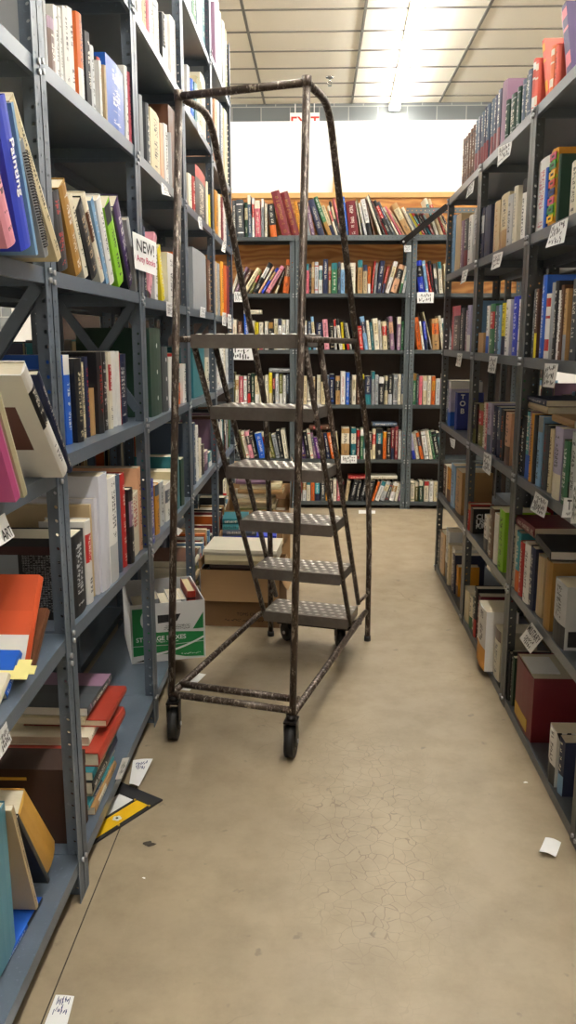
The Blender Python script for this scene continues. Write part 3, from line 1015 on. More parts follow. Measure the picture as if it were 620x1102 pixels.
rack_books('R', 3, RV[3][0], ('R', 3, 0), '''
465.5 468 562 darkgrey st=0
468.5 473 565 tan st=0
473.5 478 563 lightgrey c2=black st=3
478.5 481 582 cream st=0
481.5 485 584 white st=3 c2=grey
485.5 488 595 navy c2=orange st=0
488.5 491 606 amber c2=brown st=3
''')
# ---- end bookcase, rows from the top
row_books(BV[5], 5, 0, '''250 255 216 darkgrey; 255.5 263 254,215 darkgrey st=2; 263.5 267 218 darkgreen; 267.5 271 266,210 slate; 271.5 274 213 white; 274.5 281 273,216 rose c2=ivory; 281.5 284 214 grey; 284.5 288 219 ivory
289 297 285,220 black c2=orange st=3; 300 311 287.5,207 maroon st=0 ink=gold; 312 322 299,208 maroon st=0 ink=gold''')
row_books(BV[5], 5, 1, '''323 327 316,217 amber st=0; 327.5 331 320,218 brown; 331.5 335 325,219 grey; 335.5 340 329,222 mauve; 341 349 329,216 navy ink=ivory st=2; 350 356 334,213 green h=1; 356.5 361 344,222 cream; 361.5 364 352,222 ivory; 364.5 367 354,217 black; 367.5 369.5 358,214 rose
370.5 375.5 366,212 blue n=steel_blue; 376 387 372,217 maroon st=0; 387.5 390 381,217 ivory; 390.5 392 382,214 olive; 392.5 395 385,219 white; 396 401.5 388,215 white c2=black st=3; 402 404 392,214 brown c2=orange; 405 410 390,212 ivory; 410.5 413 392,210 darkgrey; 413.5 416 396,216 maroon; 417 422 400,217 black; 422.5 426.5 405,218 darkgrey; 427 430 411,224 ivory; 430.5 433.5 413,223 rose; 434 437 417,226 peach''')
row_books(BV[5], 5, 2, '''438 446 421,221 tan h=1; 446.5 450 432,224 ivory; 450.5 453 437,229 grey; 453.5 456 440,229 yellow; 456.5 459 443,229 red; 459.5 462 447,229 darkgrey; 462.5 465 450,232 black; 466 469 453,228 maroon; 469.5 473 456,214 ivory; 473.5 478 459,215 beige; 478.5 481 467,226 red; 481.5 484 470,228 cream; 484.5 487 474,229 peach''')
row_books(BV[4], 4, 0, '''248 251 257,287 ivory; 251.5 254.5 264,288 mauve; 255 259 268,291 brown c2=orange; 259.5 265 275,290 cream; 267 270 278,293 olive; 271 276 288,284 black c2=white st=4; 277 279.5 293,288 peach; 280 283 297,289 royal; 283.5 290 300,288 pink n=pale_pink; 294 297 303,292 darkbrown; 302 309.5 306,280 orange c2=brown''')
row_books(BV[4], 4, 1, '''319 324 284 ivory; 325 328 284 brown; 328.5 332.5 284 rose; 333 335 284 black; 335.5 338 282 tan; 338.5 342.5 282 lightgrey; 343 347 286 white; 347.5 353 279 navy ink=ivory; 353.5 356 287 beige; 356.5 363 283 green; 363.5 366 282 slate; 366.5 371 283 skyblue
374.5 382.5 283 ivory st=0 h=1; 384.5 390 280 tan; 390.5 395 285 beige; 395.5 398.5 287 orange; 399 401 403,281 red; 401.5 404 404,283 grey; 404.5 410 409,281 navy; 410.5 413 417,287 red; 414 418.5 424,282 white; 419 426 429,286 peach; 426.5 430 433,287 ivory c2=green; 430.5 434 436,289 lightgrey c2=teal''')
row_books(BV[4], 4, 2, '''451 458 447,281 royal st=4 n=deep_blue; 458.5 462 454,281 skyblue; 462.5 465 457,284 red c2=white; 465.5 468.5 461,281 black ink=red; 469 472 466,284 darkgrey; 473 477 471,282 ivory c2=teal; 478.5 482 478,284 cream; 482.5 486 483,287 ivory''')
row_books(BV[3], 3, 0, '''246 250 346 orange; 251 255 344 ivory; 256 261 346 brown c2=cream; 263 269 338 blue n=teal_blue st=0; 271 274 345 cream; 274.5 278.5 347 yellow; 279 283 347 ivory c2=rose; 285 288.5 346 white; 289 294 347 black; 295 299 343 ivory; 299.5 303 343 white; 303.5 307.5 344 ivory; 308 311 344 white''')
row_books(BV[3], 3, 1, '''321 325 346 beige; 325.5 330 345 cream; 331 335 346 slate; 336 339.5 333,341 skyblue; 340 347 347 navy c2=white st=3; 349.5 355 347,344 pink c2=white; 356.5 360 355,348 black; 360.5 363 359,344 white c2=red; 363.5 367.5 359,343 ivory; 368 371 366,347 yellow; 371.5 375 367,346 black c2=red; 376 378 371,348 ivory
382.5 386.5 378,342 white; 387 391.5 385,351 red c2=ivory; 392 396.5 387,341 skyblue; 397 400 394,345 ivory; 400.5 403 398,347 teal n=grey_teal; 403.5 409 401,343 ivory; 409.5 412 407,345 white; 412.5 417.5 411,346 cream; 418 420 416,343 black; 420.5 425 418,341 mauve c2=peach; 427 431 341 mauve c2=ivory; 431.5 434 346 green''')
row_books(BV[3], 3, 2, '''449 454.5 445,342 orange; 455 457 451,346 white; 457.5 461 455,346 royal; 461.5 463.5 452,336 cream; 465 473 464,343 tan c2=orange; 474.5 478 470,340 ivory; 479.5 484 474,343 white; 484.5 488 480,344 grey''')
row_books(BV[2], 2, 0, '''249 253 401 olive; 253.5 257 404 ivory; 257.5 262 405 rose; 262.5 266 405 white; 266.5 270 403 black; 270.5 274 402 darkgreen; 274.5 279 405 cream; 279.5 284 405 ivory; 285.5 289 404 ivory; 289.5 293 401 yellow c2=cream; 293.5 296 402 black; 296.5 300 402 lightgrey; 300.5 304 403 olive; 304.5 308 404 white; 308.5 311 403 slate''')
row_books(BV[2], 2, 1, '''323 326 404 ivory; 326.5 330 405 cream; 330.5 335 405 ivory; 335.5 339 406 beige; 341 345 404 ivory; 345.5 350 404 cream; 351 354 404 slate; 354.5 359.5 403 navy c2=blue; 361 366 405 tan; 366.5 371.5 400 white ink=red st=0; 372 376 401 blue n=teal_blue; 376.5 378 406 black; 378.5 383 404 ivory; 384 387.5 404 brown
388 391.5 403 yellow c2=black; 392.5 399 405 navy; 399.5 403 400 grey c2=teal; 403.5 407 404 lightgrey; 407.5 413 406 black; 413.5 417 405 cream c2=black; 417.5 422 404 black c2=lightgrey; 423 427.5 403 grey; 428 431 403 ivory; 431.5 434 403 slate''')
row_books(BV[2], 2, 2, '''443.5 447.5 402 green; 448 450 403 darkgrey; 450.5 454 405 rose; 454.5 459 405 cream; 459.5 463.5 405 ivory c2=yellow; 464 468 405 orange c2=amber; 468.5 473 408 lightgrey; 473.5 476 408 mauve; 476.5 480 403 ivory''')
row_books(BV[1], 1, 0, '''256 260 249,466 darkgrey; 260.5 265 254,465 olive; 265.5 269 259,465 ivory; 269.5 274 263,465 pink; 274.5 278 268,466 black; 279.5 287 274,467 blue; 288 293 281,466 cream; 293.5 297 287,468 olive; 297.5 302 292,468 grey; 302.5 306 297,464 black; 306.5 311 302,463 ivory''')
row_books(BV[1], 1, 1, '''325 330 320,464 purple; 330.5 334 326,465 black; 334.5 338 330,463 ivory; 338.5 341 334,466 mauve; 341.5 347 337,471 violet; 347.5 351 344,466 brown; 352 356 348,466 navy; 356.5 361.5 351,466 orange; 362 366 359,466 cream; 367 376 461 tan; 377.5 383 461 teal c2=ivory; 383.5 387 463 maroon; 387.5 391 462 green; 391.5 394 463 turquoise
395 400 396,466 darkbrown; 400.5 404 462 cream c2=red; 404.5 411.5 461 black; 412 415.5 465 orange c2=amber; 416 420 462 darkbrown; 420.5 424 461 maroon; 424.5 428 459 maroon; 428.5 431.5 464 white; 432 435 465 red c2=ivory''')
row_books(BV[1], 1, 2, '''444 447.5 441,468 lilac c2=royal; 448 452 444,467 ivory; 452.5 456 447,466 orange; 457 462 453,465 white; 462.5 466 458,464 ivory c2=green; 466.5 469 461,464 green; 469.5 475 464,465 black c2=green; 475.5 479 470,466 darkgrey''')
row_books(BV[0], 0, 1, '''322 325 516 red; 325.5 329.5 516 lightgrey; 330 334 517 ivory; 334.5 338.5 514 orange; 339 344 518 turquoise; 345 350 514 darkgrey; 350.5 354 517 amber; 354.5 358 517 darkbrown; 358.5 362 516 ivory; 362.5 366 518 rose; 366.5 370 518 maroon; 370.5 374 374,518 beige
375 380.5 381,517 black ink=white st=0; 381 385 385,518 black; 385.5 391 392,517 black ink=white st=0; 391.5 399 396,518 black; 399.5 402 407,519 orange; 402.5 407.5 411,519 white; 408 413 416,519 lightgrey; 413.5 417 420,521 darkgrey; 417.5 423 423,520 white; 423.5 427 428,521 ivory; 427.5 431 431,521 mauve''')
row_books(BV[0], 0, 2, '''441.5 446 518 ivory c2=green; 446.5 450 519 olive c2=ivory; 450.5 455 518 darkgreen c2=ivory; 456 461 518 ivory c2=red; 461.5 466 518 white c2=maroon; 466.5 471 519 cream; 471.5 475 520 ivory''')
row_books(BV[0], 0, 0, '''240 244 517 ivory; 244.5 249 518 cream; 249.5 253 517 white; 253.5 258 519 tan''')

# ---- books lying flat
def flats(lst, shelf):
    for k, (x, y, z, Tk, H, D, rz, c, n, kv) in enumerate(lst):
        flat_book(x, y, z, Tk, H, D, rz, c, shelf, n, kv)
z = LV[1][0]+.0005; st = []
for (Tk, H, D, dx, y, c, n, kv) in (
   (.022, .26, .22, -.02, 2.20, 'tan', 'tan hardback lying at the foot of the flat pile', {}),
   (.016, .27, .2, -.028, 2.19, 'turquoise', 'thin blue-green paperback low in the flat pile', {}),
   (.02, .25, .2, -.03, 2.22, 'ivory', 'cream paperback lying under the black one in the pile', {}),
   (.034, .28, .3, -.022, 2.21, 'black', 'thick black book lying in the flat pile', {}),
   (.024, .27, .3, -.022, 2.215, 'teal', 'dark teal book lying beneath the large red one', {}),
   (.04, .30, .3, -.012, 2.26, 'red', 'large thick red art book lying in the flat pile', {'h': '1', 'st': '5'}),
   (.026, .24, .27, -.05, 2.27, 'ivory', 'cream paperback lying on the large red book', {'ink': 'black', 'st': '0'}),
   (.022, .24, .24, -.012, 2.33, 'red', 'smaller red book lying high in the flat pile', {'h': '1', 'st': '5'}),
   (.02, .25, .25, -.07, 2.30, 'cream', 'tan-edged book lying below the photo-covered one', {}),
   (.024, .25, .26, -.055, 2.31, 'darkgrey', 'book with a dark photo cover topping the flat pile', {'pic': 'split', 'c2': 'mauve', 'pg': 'white'})):
    if c == 'red': kv = dict(kv)
    flat_book(XL+dx, y, z, Tk, H, D, random.uniform(-.03, .03), {'red': 'a23a2a'}.get(c, c), ('L', 1, 0), n, kv); z += Tk+.0012
flat_book(XL-.05, 1.575, LV[0][0], .012, .25, .2, -.05, 'blue', ('L', 0, 0), 'thin blue and black book lying flat under the leaning books', {'st': '3', 'c2': 'black', 'h': '1'})
flat_book(XL-.02, 1.62, LV[0][4]+.002, .012, .30, .26, .0, 'white', ('L', 0, 4), 'white magazine with a blue edge hanging over the shelf lip', {'h': '0', 'st': '5'})
# right rack, flat ones
RFL = []
z = RV[1][2]+.265
RFL.append((flat_book(XR+.035, 2.93, z, .022, .26, .2, PI, 'beige', ('R', 1, 2), 'cream book lying across the row under a blue one', {'h': '0', 'st': '0', 'ink': 'beige'}), 0.))
RFL.append((flat_book(XR+.03, 2.935, z+.0235, .02, .24, .19, PI+.02, 'navy', ('R', 1, 2), 'blue and white book lying on top of the row', {'h': '0', 'st': '0', 'c2': 'white', 'ink': 'white'}), .0235))
RFL.append((flat_book(XR+.045, 2.66, z-.02, .022, .24, .2, PI, 'tan', ('R', 1, 2), 'tan book lying on the row beside the blue one', {'h': '0', 'st': '0', 'ink': 'tan'}), 0.))
z = RV[1][1]+.268
RFL.append((flat_book(XR+.02, 2.945, z, .036, .22, .24, PI+.05, 'maroon', ('R', 1, 1), 'maroon hardback with pale title lying on the row', {'h': '1', 'st': '0', 'ink': 'ivory'}), 0.))
RFL.append((flat_book(XR+.02, 2.70, z-.028, .03, .24, .2, PI-.06, 'black', ('R', 1, 1), 'black hardback with white page edge lying on the row', {'h': '1', 'st': '5', 'pg': 'white'}), 0.))
# end bookcase, flat ones
def rowflat(px, py, Tk, H, D, c, row, n, kv=None):
    p = onY(px, py, YB+.03); zz = p.z
    kv = dict(kv or {}); kv['n'] = n
    X4 = T(p.x, YB+.03, zz+.0005) @ RZ(-PI/2) @ T(0, H/2, Tk/2) @ RX(PI/2)
    return mk(X4, Tk, H, D, c, 'flat ', ('B', row), px, kv)
BFL = [rowflat(272, 345, .03, .14, .15, 'ivory', 3, 'white book lying tilted on the row behind the platform rail'),
 rowflat(301, 399.5, .03, .17, .15, 'grey', 2, 'grey book lying on top of the row left of the ladder post'),
 rowflat(346, 463, .026, .2, .14, 'brown', 1, 'brown paperback lying on the row behind the ladder steps'),
 rowflat(414, 459.3, .026, .2, .15, 'slate', 1, 'slate blue book lying across the row of upright books'),
 rowflat(388, 517, .02, .2, .15, 'red', 0, 'red and white book lying on the lowest row'),
 rowflat(411, 517.5, .026, .25, .15, 'ivory', 0, 'white booklet lying on the lowest row')]
# a few magazines lying on the bottom shelf of the fourth bay of the left rack
z = LV[3][0]
for k, (c, Tk) in enumerate((('cream', .03), ('olive', .025), ('ivory', .03), ('beige', .03), ('olive', .02), ('cream', .03), ('ivory', .025), ('brown', .03))):
    flat_book(XL-.02-.008*(k % 3), 4.03+.01*(k % 2), z, Tk, .27, .21, .0, c, ('L', 3, 0),
              ['cream', 'olive', 'white', 'beige', 'second olive', 'second cream', 'second white', 'brown'][k]+' magazine bundle in the flat pile behind the green and white box', {'st': '5', 'h': '0'}); z += Tk+.001

# ---- books become objects: the ones that show largest singly, the smallest ones together
def score(b):
    pts = []
    for x in (0, -b.D):
        for y in (-b.T/2, b.T/2):
            for z in (0, b.H):
                v = b.X @ Vector((x, y, z)); px, py, d = proj(*v)
                if d < .1: return 0
                pts.append((px, py))
    def area(ii):
        q = [(min(620, max(0, pts[i][0])), min(1102, max(0, pts[i][1]))) for i in ii]
        return abs(sum(q[k][0]*q[(k+1) % 4][1]-q[(k+1) % 4][0]*q[k][1] for k in range(4)))/2
    spine = area((0, 1, 3, 2))
    return spine+.15*max(area((0, 1, 5, 4)), area((0, 4, 6, 2)))
for b in BOOKS: b.size = score(b)
BOOKS = [b for b in BOOKS if b.size > 1.]
# neighbours on a shelf must not pass through each other: slide them along the shelf until they just clear
def rect2(b, ax):
    out = []
    for y, z in ((-b.T/2, 0), (b.T/2, 0), (b.T/2, b.H), (-b.T/2, b.H)):
        v = b.X @ Vector((0, y, z)); out.append((v[ax], v.z))
    return out
def depth(A, B):
    best = 9.; vec = None
    for P in (A, B):
        for k in range(2):
            ex, ez = P[k+1][0]-P[k][0], P[k+1][1]-P[k][1]; l = math.hypot(ex, ez); nx, nz = -ez/l, ex/l
            a = [p[0]*nx+p[1]*nz for p in A]; c = [p[0]*nx+p[1]*nz for p in B]
            o = min(max(a), max(c))-max(min(a), min(c))
            if o <= 0: return 0.
            if abs(nx) > .25 and o/abs(nx) < best: best = o/abs(nx)
    return best if best < 9 else 0.
rows = {}
for b in BOOKS:
    if b.desc != 'flat ': rows.setdefault(('R', 9, 5) if b.shelf[0] == 'R' and b.shelf[2] == 5 else (('B', 5, 9) if b.shelf[:2] == ('B', 5) else b.shelf), []).append(b)
for sh, l in rows.items():
    ax = 0 if sh[0] == 'B' else 1
    l.sort(key=lambda b: sum(p[0] for p in rect2(b, ax)[:2]))
    for _ in range(3):
        for k in range(1, len(l)):
            for j in range(max(0, k-3), k):
                d = depth(rect2(l[j], ax), rect2(l[k], ax))
                if d > 0:
                    t_ = min(.006, d*.5)
                    l[k].T = max(.005, l[k].T-t_*.5); l[j].T = max(.005, l[j].T-t_*.5)
                    d = depth(rect2(l[j], ax), rect2(l[k], ax))
                    if d > 0:
                        off = [0., 0., 0.]; off[ax] = d+.0006; l[k].X = T(*off) @ l[k].X
for sh, l in rows.items():
    if 9 in sh: lo, hi = -9, 9
    elif sh[0] == 'B': lo, hi = BX[sh[2]]+.005, BX[sh[2]+1]-.005
    else:
        Pq = PYL if sh[0] == 'L' else PYR; lo, hi = Pq[sh[1]]+.005, Pq[sh[1]+1]-(.042 if sh[:2] == ('L', 0) and len(sh) == 3 else .006)
    ax = 0 if sh[0] == 'B' else 1
    lim = hi
    for b in l[::-1]:
        r_ = [p[0] for p in rect2(b, ax)]
        if max(r_) > hi:
            off = [0., 0., 0.]; off[ax] = hi-max(r_); b.X = T(*off) @ b.X
    for b in l:
        r_ = [p[0] for p in rect2(b, ax)]
        if min(r_) < lo:
            off = [0., 0., 0.]; off[ax] = lo-min(r_); b.X = T(*off) @ b.X
    for _ in range(2):
        for k in range(len(l)-2, -1, -1):
            d = depth(rect2(l[k], ax), rect2(l[k+1], ax))
            if d > 0:
                l[k].T = max(.005, l[k].T-min(.008, d)); d = depth(rect2(l[k], ax), rect2(l[k+1], ax))
                off = [0., 0., 0.]; off[ax] = -d-.0004 if d > 0 else 0.; l[k].X = T(*off) @ l[k].X
    for _ in range(10):
        for k in range(1, len(l)):
            for j in range(max(0, k-3), k):
                d = depth(rect2(l[j], ax), rect2(l[k], ax))
                if d > 0: l[k].T = max(.004, l[k].T-min(.004, d*.5+.0003)); l[j].T = max(.004, l[j].T-min(.004, d*.5+.0003))
    if sh[0] == 'L' and isinstance(LV[sh[1]][sh[2]], tuple):      # settle on the sloping shelf
        a, c = LV[sh[1]][sh[2]]; w = (Pq[sh[1]+1]-Pq[sh[1]])/2-.005; yc = (Pq[sh[1]+1]+Pq[sh[1]])/2
        for b in l:
            up = max(a+(c-a)*(p[0]-yc+w)/(2*w)+.0008-p[1] for p in rect2(b, 1))
            b.X = T(0, 0, up) @ b.X
# books lying across a row rest on the tallest books under them
def settle(b, keys, ax, extra=0.):
    c = [b.X @ Vector((x, y, z)) for x in (0, -b.D) for y in (0,) for z in (0, b.H)]
    lo, hi = min(v[ax] for v in c), max(v[ax] for v in c); top = 0
    for k in keys:
        for o in rows.get(k, []):
            r_ = rect2(o, ax)
            if min(p[0] for p in r_) < hi and max(p[0] for p in r_) > lo: top = max(top, max(p[1] for p in r_))
    if top: b.X = T(0, 0, top+.0012+extra-(b.X.translation.z-b.T/2)) @ b.X
for b in BFL: settle(b, [('B', b.shelf[1], 0), ('B', b.shelf[1], 1), ('B', b.shelf[1], 2)], 0)
for b, e in RFL: settle(b, [b.shelf], 1, e)
SHELFWORD = ['bottom shelf', 'second shelf up', 'third shelf up', 'fourth shelf up', 'fifth shelf up', 'sixth shelf up', 'seventh shelf up']
by = {}
for b in BOOKS:
    if not (b.desc == 'flat '): by.setdefault(b.shelf, []).append(b)
for sh, l in by.items():
    l.sort(key=lambda b: b.order)
    if sh[0] == 'L': where = '%s, %s of left rack' % (SHELFWORD[sh[2]], LBAY[sh[1]]); grp = 'books on the left rack'
    elif sh[0] == 'R': where = '%s, %s of right rack' % ('top' if sh[2] == 5 else SHELFWORD[sh[2]], {1: 'nearest bay', 2: 'middle bay', 3: 'farthest bay'}[sh[1]]); grp = 'books on the right rack'
    else: where = '%s, %s of end bookcase' % ('top shelf' if sh[1] == 5 else SHELFWORD[sh[1]], BBAY[sh[2]]); grp = 'books on the end bookcase'
    if len(sh) > 3: where = where.replace(' up', ' up behind others')
    for k, b in enumerate(l):
        cn = b.n.replace('_', ' ') if b.n else say(b.c)
        sz = 'slim ' if b.T < .013 else ('thick ' if b.T > .042 else '')
        b.label = '%s%s%s book, %s from left, %s' % (sz, b.desc, cn, ORD[k], where); b.grp = grp
for b in BOOKS:
    if b.label is None: b.label = b.n; b.grp = 'books lying flat'
BOOKS.sort(key=lambda b: -b.size)
NB = 345
near = lambda b: b.shelf[0] == 'L' and b.shelf[1] == 0
stuff = MB()
for k, b in enumerate(BOOKS):
    if k >= NB and b.desc != 'flat ':
        book_geo(b, stuff, stuff, b.X); continue
    nm = {'spiral': 'spiral_book', 'binder': 'ring_binder'}.get(b.kind, 'book')
    if b.size > 240:
        root = bpy.data.objects.new(nm, None); COL.objects.link(root); root.matrix_world = b.X
        mb, pg = MB(), MB(); book_geo(b, mb, pg)
        obj('cover', mb, root); obj('page_block', pg, root)
    else:
        mb = MB(); book_geo(b, mb, mb); root = obj(nm, mb); root.matrix_world = b.X
    b.o = root
    tag(root, b.label, 'binder' if b.kind == 'binder' else 'book', b.grp)
    txt = RZ(PI) @ RX(PI/2); fy = b.T/2+.0008
    if b.kind == 'spiral':
        q = MB()
        for i in range(34):
            zc = .02+i*(b.H-.04)/33
            q.tube([(.004+.0075*math.cos(a), 0, zc+.0075*math.sin(a)*.2) if False else (-.002+.009*math.cos(a), .009*math.sin(a), zc) for a in [j*2*PI/10 for j in range(11)]], .0012, M['darksteel'], 5)
        obj('spiral_binding', q, root)
    if b.kind == 'binder':
        for i in range(3):
            q = MB(); q.disc((.004, 0, b.H*(.2+.3*i)), (1, 0, 0), min(.009, b.T*.3), .004, M['paper'], 12); obj('ring_rivet', q, root)
    if b.kind == 'tob':
        for ch, zz, sz in (('T', .88, .032), ('O', .70, .038), ('B', .50, .038)):
            lettering('title_lettering', ch, sz, T(-.029, fy, b.H*zz) @ txt, M['whiteprint'], root, bold=.0012)
    if b.kind == 'cius':
        for s_, zz, sz, xx in (('CI', .68, .034, .030), ('US', .46, .034, .033), ('PUB', .28, .024, .035)):
            lettering('title_lettering', s_, sz, T(-xx, fy, b.H*zz) @ txt, M['whiteprint'], root, bold=.001)
    if b.kind == 'wo':
        lettering('title_lettering', 'WO', .06, T(-.06, fy, b.H*.86) @ txt, M['ink'], root, bold=.004)
        q = MB(); q.box(-b.D*.8, -.012, fy-.0004, fy, b.H*.12, b.H*.72, M['blackprint']); obj('cover_photo', q, root)
    if b.kind == 'bigred':
        q = MB(); q.box(.0045, .0066, -b.T*.4, b.T*.3, .015, .06, M['gold']); obj('spine_sticker', q, root)
        q = MB(); q.box(-.1, -.005, -b.T*.32, b.T*.3, b.H-.002, b.H+.003, M['paper']); obj('paper_slip', q, root)
    if b.kind == 'painting': lettering('title_lettering', 'Painting', .03, T(min(.006, b.T*.14)+.0012, 0, b.H*.55) @ RY(PI/2), M['whiteprint'], root, bold=.0004)
    if b.kind == 'notes':
        for i, (zz, e) in enumerate(((.62, .03), (.45, .045), (.30, .035))):
            q = MB(); q.box(-.03, e, -b.T*.2-.004*i, -b.T*.2-.004*i+.0015, b.H*zz, b.H*(zz+.2), M['notes']); obj('sticky_note', q, root)
    if b.kind == 'tabs':
        cols = ['yellow', 'greenprint', 'inkpink', 'inkblue', 'redprint', 'yellow', 'greenprint', 'inkpink']
        for i, cc in enumerate(cols):
            q = MB(); q.box(.004, .0066, -b.T*.42, b.T*.42, b.H*(.06+i*.115), b.H*(.06+i*.115+.09), M[cc])
            q.box(.0066, .0072, -b.T*.16, b.T*.2, b.H*(.06+i*.115+.03), b.H*(.06+i*.115+.06), M['blackprint'])
            obj('thumb_tab', q, root)
    if b.kind == 'photo':
        q = MB(); q.box(-b.D*.9, -.01, fy-.0004, fy, b.H*.05, b.H*.3, M['blackprint']); obj('cover_photo', q, root)
if stuff.f:
    o = obj('distant_books', stuff); tag(o, 'narrow far-off books filling the gaps on the distant shelves', 'books', kind='stuff')

# rows of books of the neighbouring aisles, glimpsed through the open backs
rnd = random.Random(21); bg = MB()
def backfill(xs, sgn, y0, y1, z, hm):
    y = y0
    while y < y1:
        th = rnd.uniform(.014, .045)
        if rnd.random() < .12: y += th*2; continue
        H = hm*rnd.uniform(.78, 1.15)
        b = Book(T(xs, y+th/2, z+.0006) @ (RZ(0) if sgn > 0 else RZ(PI)), th*.94, H, H*.7, rnd.choice(FILLPAL), '', None, 0)
        book_geo(b, bg, bg, b.X); y += th+.001
for i in range(1, 5):
    for z in (.113, .67, 1.11, 1.54, 1.98):
        backfill(XL-2*LD-.03+.02, -1, PYL[i]+.05, PYL[i+1]-.05, z, .235)
tag(obj('books_beyond', bg), 'books of the next aisle glimpsed through the left rack', 'books', kind='stuff')
bg = MB()
for i in range(1, 4):
    for z in (.034, .48, .903, 1.322, 1.736):
        backfill(XR+2*LD+.03-.02, 1, PYR[i]+.05, PYR[i+1]-.05, z, .23)
tag(obj('books_beyond', bg), 'books of the next aisle glimpsed through the right rack', 'books', kind='stuff')

# ------------------------------------------------------------------ rolling ladder
LX = T(-.505, 2.745, 0) @ RZ(math.radians(-15.5))
lad = thing('rolling_ladder', 'worn brown steel rolling warehouse ladder with five treads and guard rails', 'ladder'); lad.matrix_world = LX
W = .445; R = .0125
tl, tr = (.03, .12, 2.135), (.452, .115, 2.14)
for a, b_ in (((0, 0, .16), tl), ((W, 0, .115), tr)):
    b = MB(); b.tube([a, b_], R, M['worn'], 12); b.disc(Vector(b_)+Vector((0, 0, .002)), (0, 0, 1), R*1.25, .03, M['worn']); obj('post', b, lad)
b = MB(); b.tube([tl, tr], R, M['worn'], 12); obj('top_bar', b, lad)
for a, bend, foot in (((.03, .12, 2.135), (.028, .95, 1.10), (.0, 1.09, .012)), ((.452, .115, 2.14), (.452, 1.085, .94), (.452, 1.165, .012))):
    b = MB(); k = (a[0], .37, 2.145)
    b.tube([a, k, bend, (foot[0], foot[1], .45), foot], R, M['worn'], 12, fillet=.09)
    b.disc((foot[0], foot[1], .012), (0, 0, 1), R*1.25, .024, M['rubber']); obj('handrail', b, lad)
tn = lambda z: .15+(1.385-z)*.6
for s in (.045, .435):
    b = MB(); b.tube([(s, tn(1.38), 1.38), (s, tn(.17), .17)], .0105, M['worn'], 10); obj('stringer', b, lad)
    b = MB(); b.tube([(s, tn(1.38)+.185, 1.38), (s, tn(.22)+.185, .22)], .0105, M['worn'], 10); obj('stringer', b, lad)
    b = MB(); x = 0. if s < .2 else W
    b.tube([(s, tn(.22)+.185, .225), (x, 1.09 if s < .2 else 1.15, .225)], .008, M['worn'], 8); obj('bracket', b, lad)
def tread(name, z, t0, dep):
    b = MB(); b.box(.05, .43, t0-.008, t0+dep, z-.005, z, M['tread'])
    b.box(.05, .43, t0-.0105, t0-.008, z-.045, z, M['tread']); b.box(.05, .43, t0+dep, t0+dep+.0025, z-.045, z, M['tread'])
    b.box(.048, .05, t0-.008, t0+dep, z-.04, z, M['tread']); b.box(.43, .432, t0-.008, t0+dep, z-.04, z, M['tread'])
    o = obj(name, b, lad); g = MB()
    for i in range(10):
        for j in range(5):
            x = .068+i*.037+(.0185 if j % 2 else 0); y = t0+.014+j*(dep-.028)/4
            if x > .42: continue
            r = .0135; A = [(x-r, y, z), (x, y-r*.55, z), (x+r, y, z), (x, y+r*.55, z)]
            tp = [(x-r*.5, y, z+.003), (x, y-r*.28, z+.003), (x+r*.5, y, z+.003), (x, y+r*.28, z+.003)]
            g.face(tp, M['stud'])
            for q in range(4): g.face([A[q], A[(q+1) % 4], tp[(q+1) % 4], tp[q]], M['stud'])
    obj('tread_pattern', g, o)
for k in range(5): tread('step', 1.149-.236*k, tn(1.149-.236*k), .18)
tread('platform', 1.40, .135, .24)
for s0, s1, e in ((.03, .03, .76), (.452, .452, .80)):
    b = MB(); b.tube([(s0, .09, 1.385), (s1, e, 1.375)], .0105, M['worn'], 10); obj('side_bar', b, lad)
b = MB(); b.tube([(0, 0, .165), (W, 0, .165)], R, M['worn'], 12); obj('base_bar', b, lad)
b = MB(); b.tube([(0, .075, .172), (W, .075, .172)], R, M['worn'], 12); obj('base_bar', b, lad)
b = MB(); b.tube([(0, 0, .165), (0, .93, .16), (.045, tn(.17)+.06, .17)], R, M['worn'], 12, fillet=.06); obj('base_rail', b, lad)
b = MB(); b.tube([(W, 0, .15), (W, 1.15, .145)], R, M['worn'], 12); obj('base_rail', b, lad)
b = MB(); b.tube([(.0, .99, .16), (.04, 1.0, .128), (.40, 1.0, .128), (.445, 1.01, .145)], .011, M['worn'], 10, fillet=.05); obj('rear_bar', b, lad)
b = MB(); b.box(.05, .41, 1.035, 1.085, .10, .112, M['darksteel']); b.box(.05, .41, 1.035, 1.038, .085, .112, M['darksteel']); obj('caster_channel', b, lad)
b = MB(); b.tube([(0, 1.06, .12), (W, 1.06, .12)], .009, M['worn'], 8); obj('rear_bar', b, lad)
def caster(x, y, top, r, yaw):
    t = bpy.data.objects.new('caster', None); COL.objects.link(t); t.parent = lad; t.matrix_local = T(x, y, 0) @ RZ(yaw)
    b = MB(); b.disc((0, 0, r), (1, 0, 0), r, .03, M['rubber'], 24); b.disc((0, 0, r), (1, 0, 0), r*.55, .033, M['darksteel'], 16); b.disc((0, 0, r), (1, 0, 0), .008, .05, M['bolt'], 8); obj('wheel', b, t)
    b = MB()
    for s in (-1, 1):
        b.face([(s*.019, -.02, r-.012), (s*.019, .014, r-.012), (s*.019, .028, top-.02), (s*.019, -.028, top-.02)], M['darksteel'])
        b.face([(s*.0215, -.02, r-.012), (s*.0215, -.028, top-.02), (s*.0215, .028, top-.02), (s*.0215, .014, r-.012)], M['darksteel'])
        b.box(min(s*.019, s*.0215), max(s*.019, s*.0215), -.02, .014, r-.014, r-.012, M['darksteel'])
    b.box(-.022, .022, -.03, .03, top-.022, top-.017, M['darksteel']); b.disc((0, 0, top-.01), (0, 0, 1), .018, .022, M['darksteel'], 14); obj('fork', b, t)
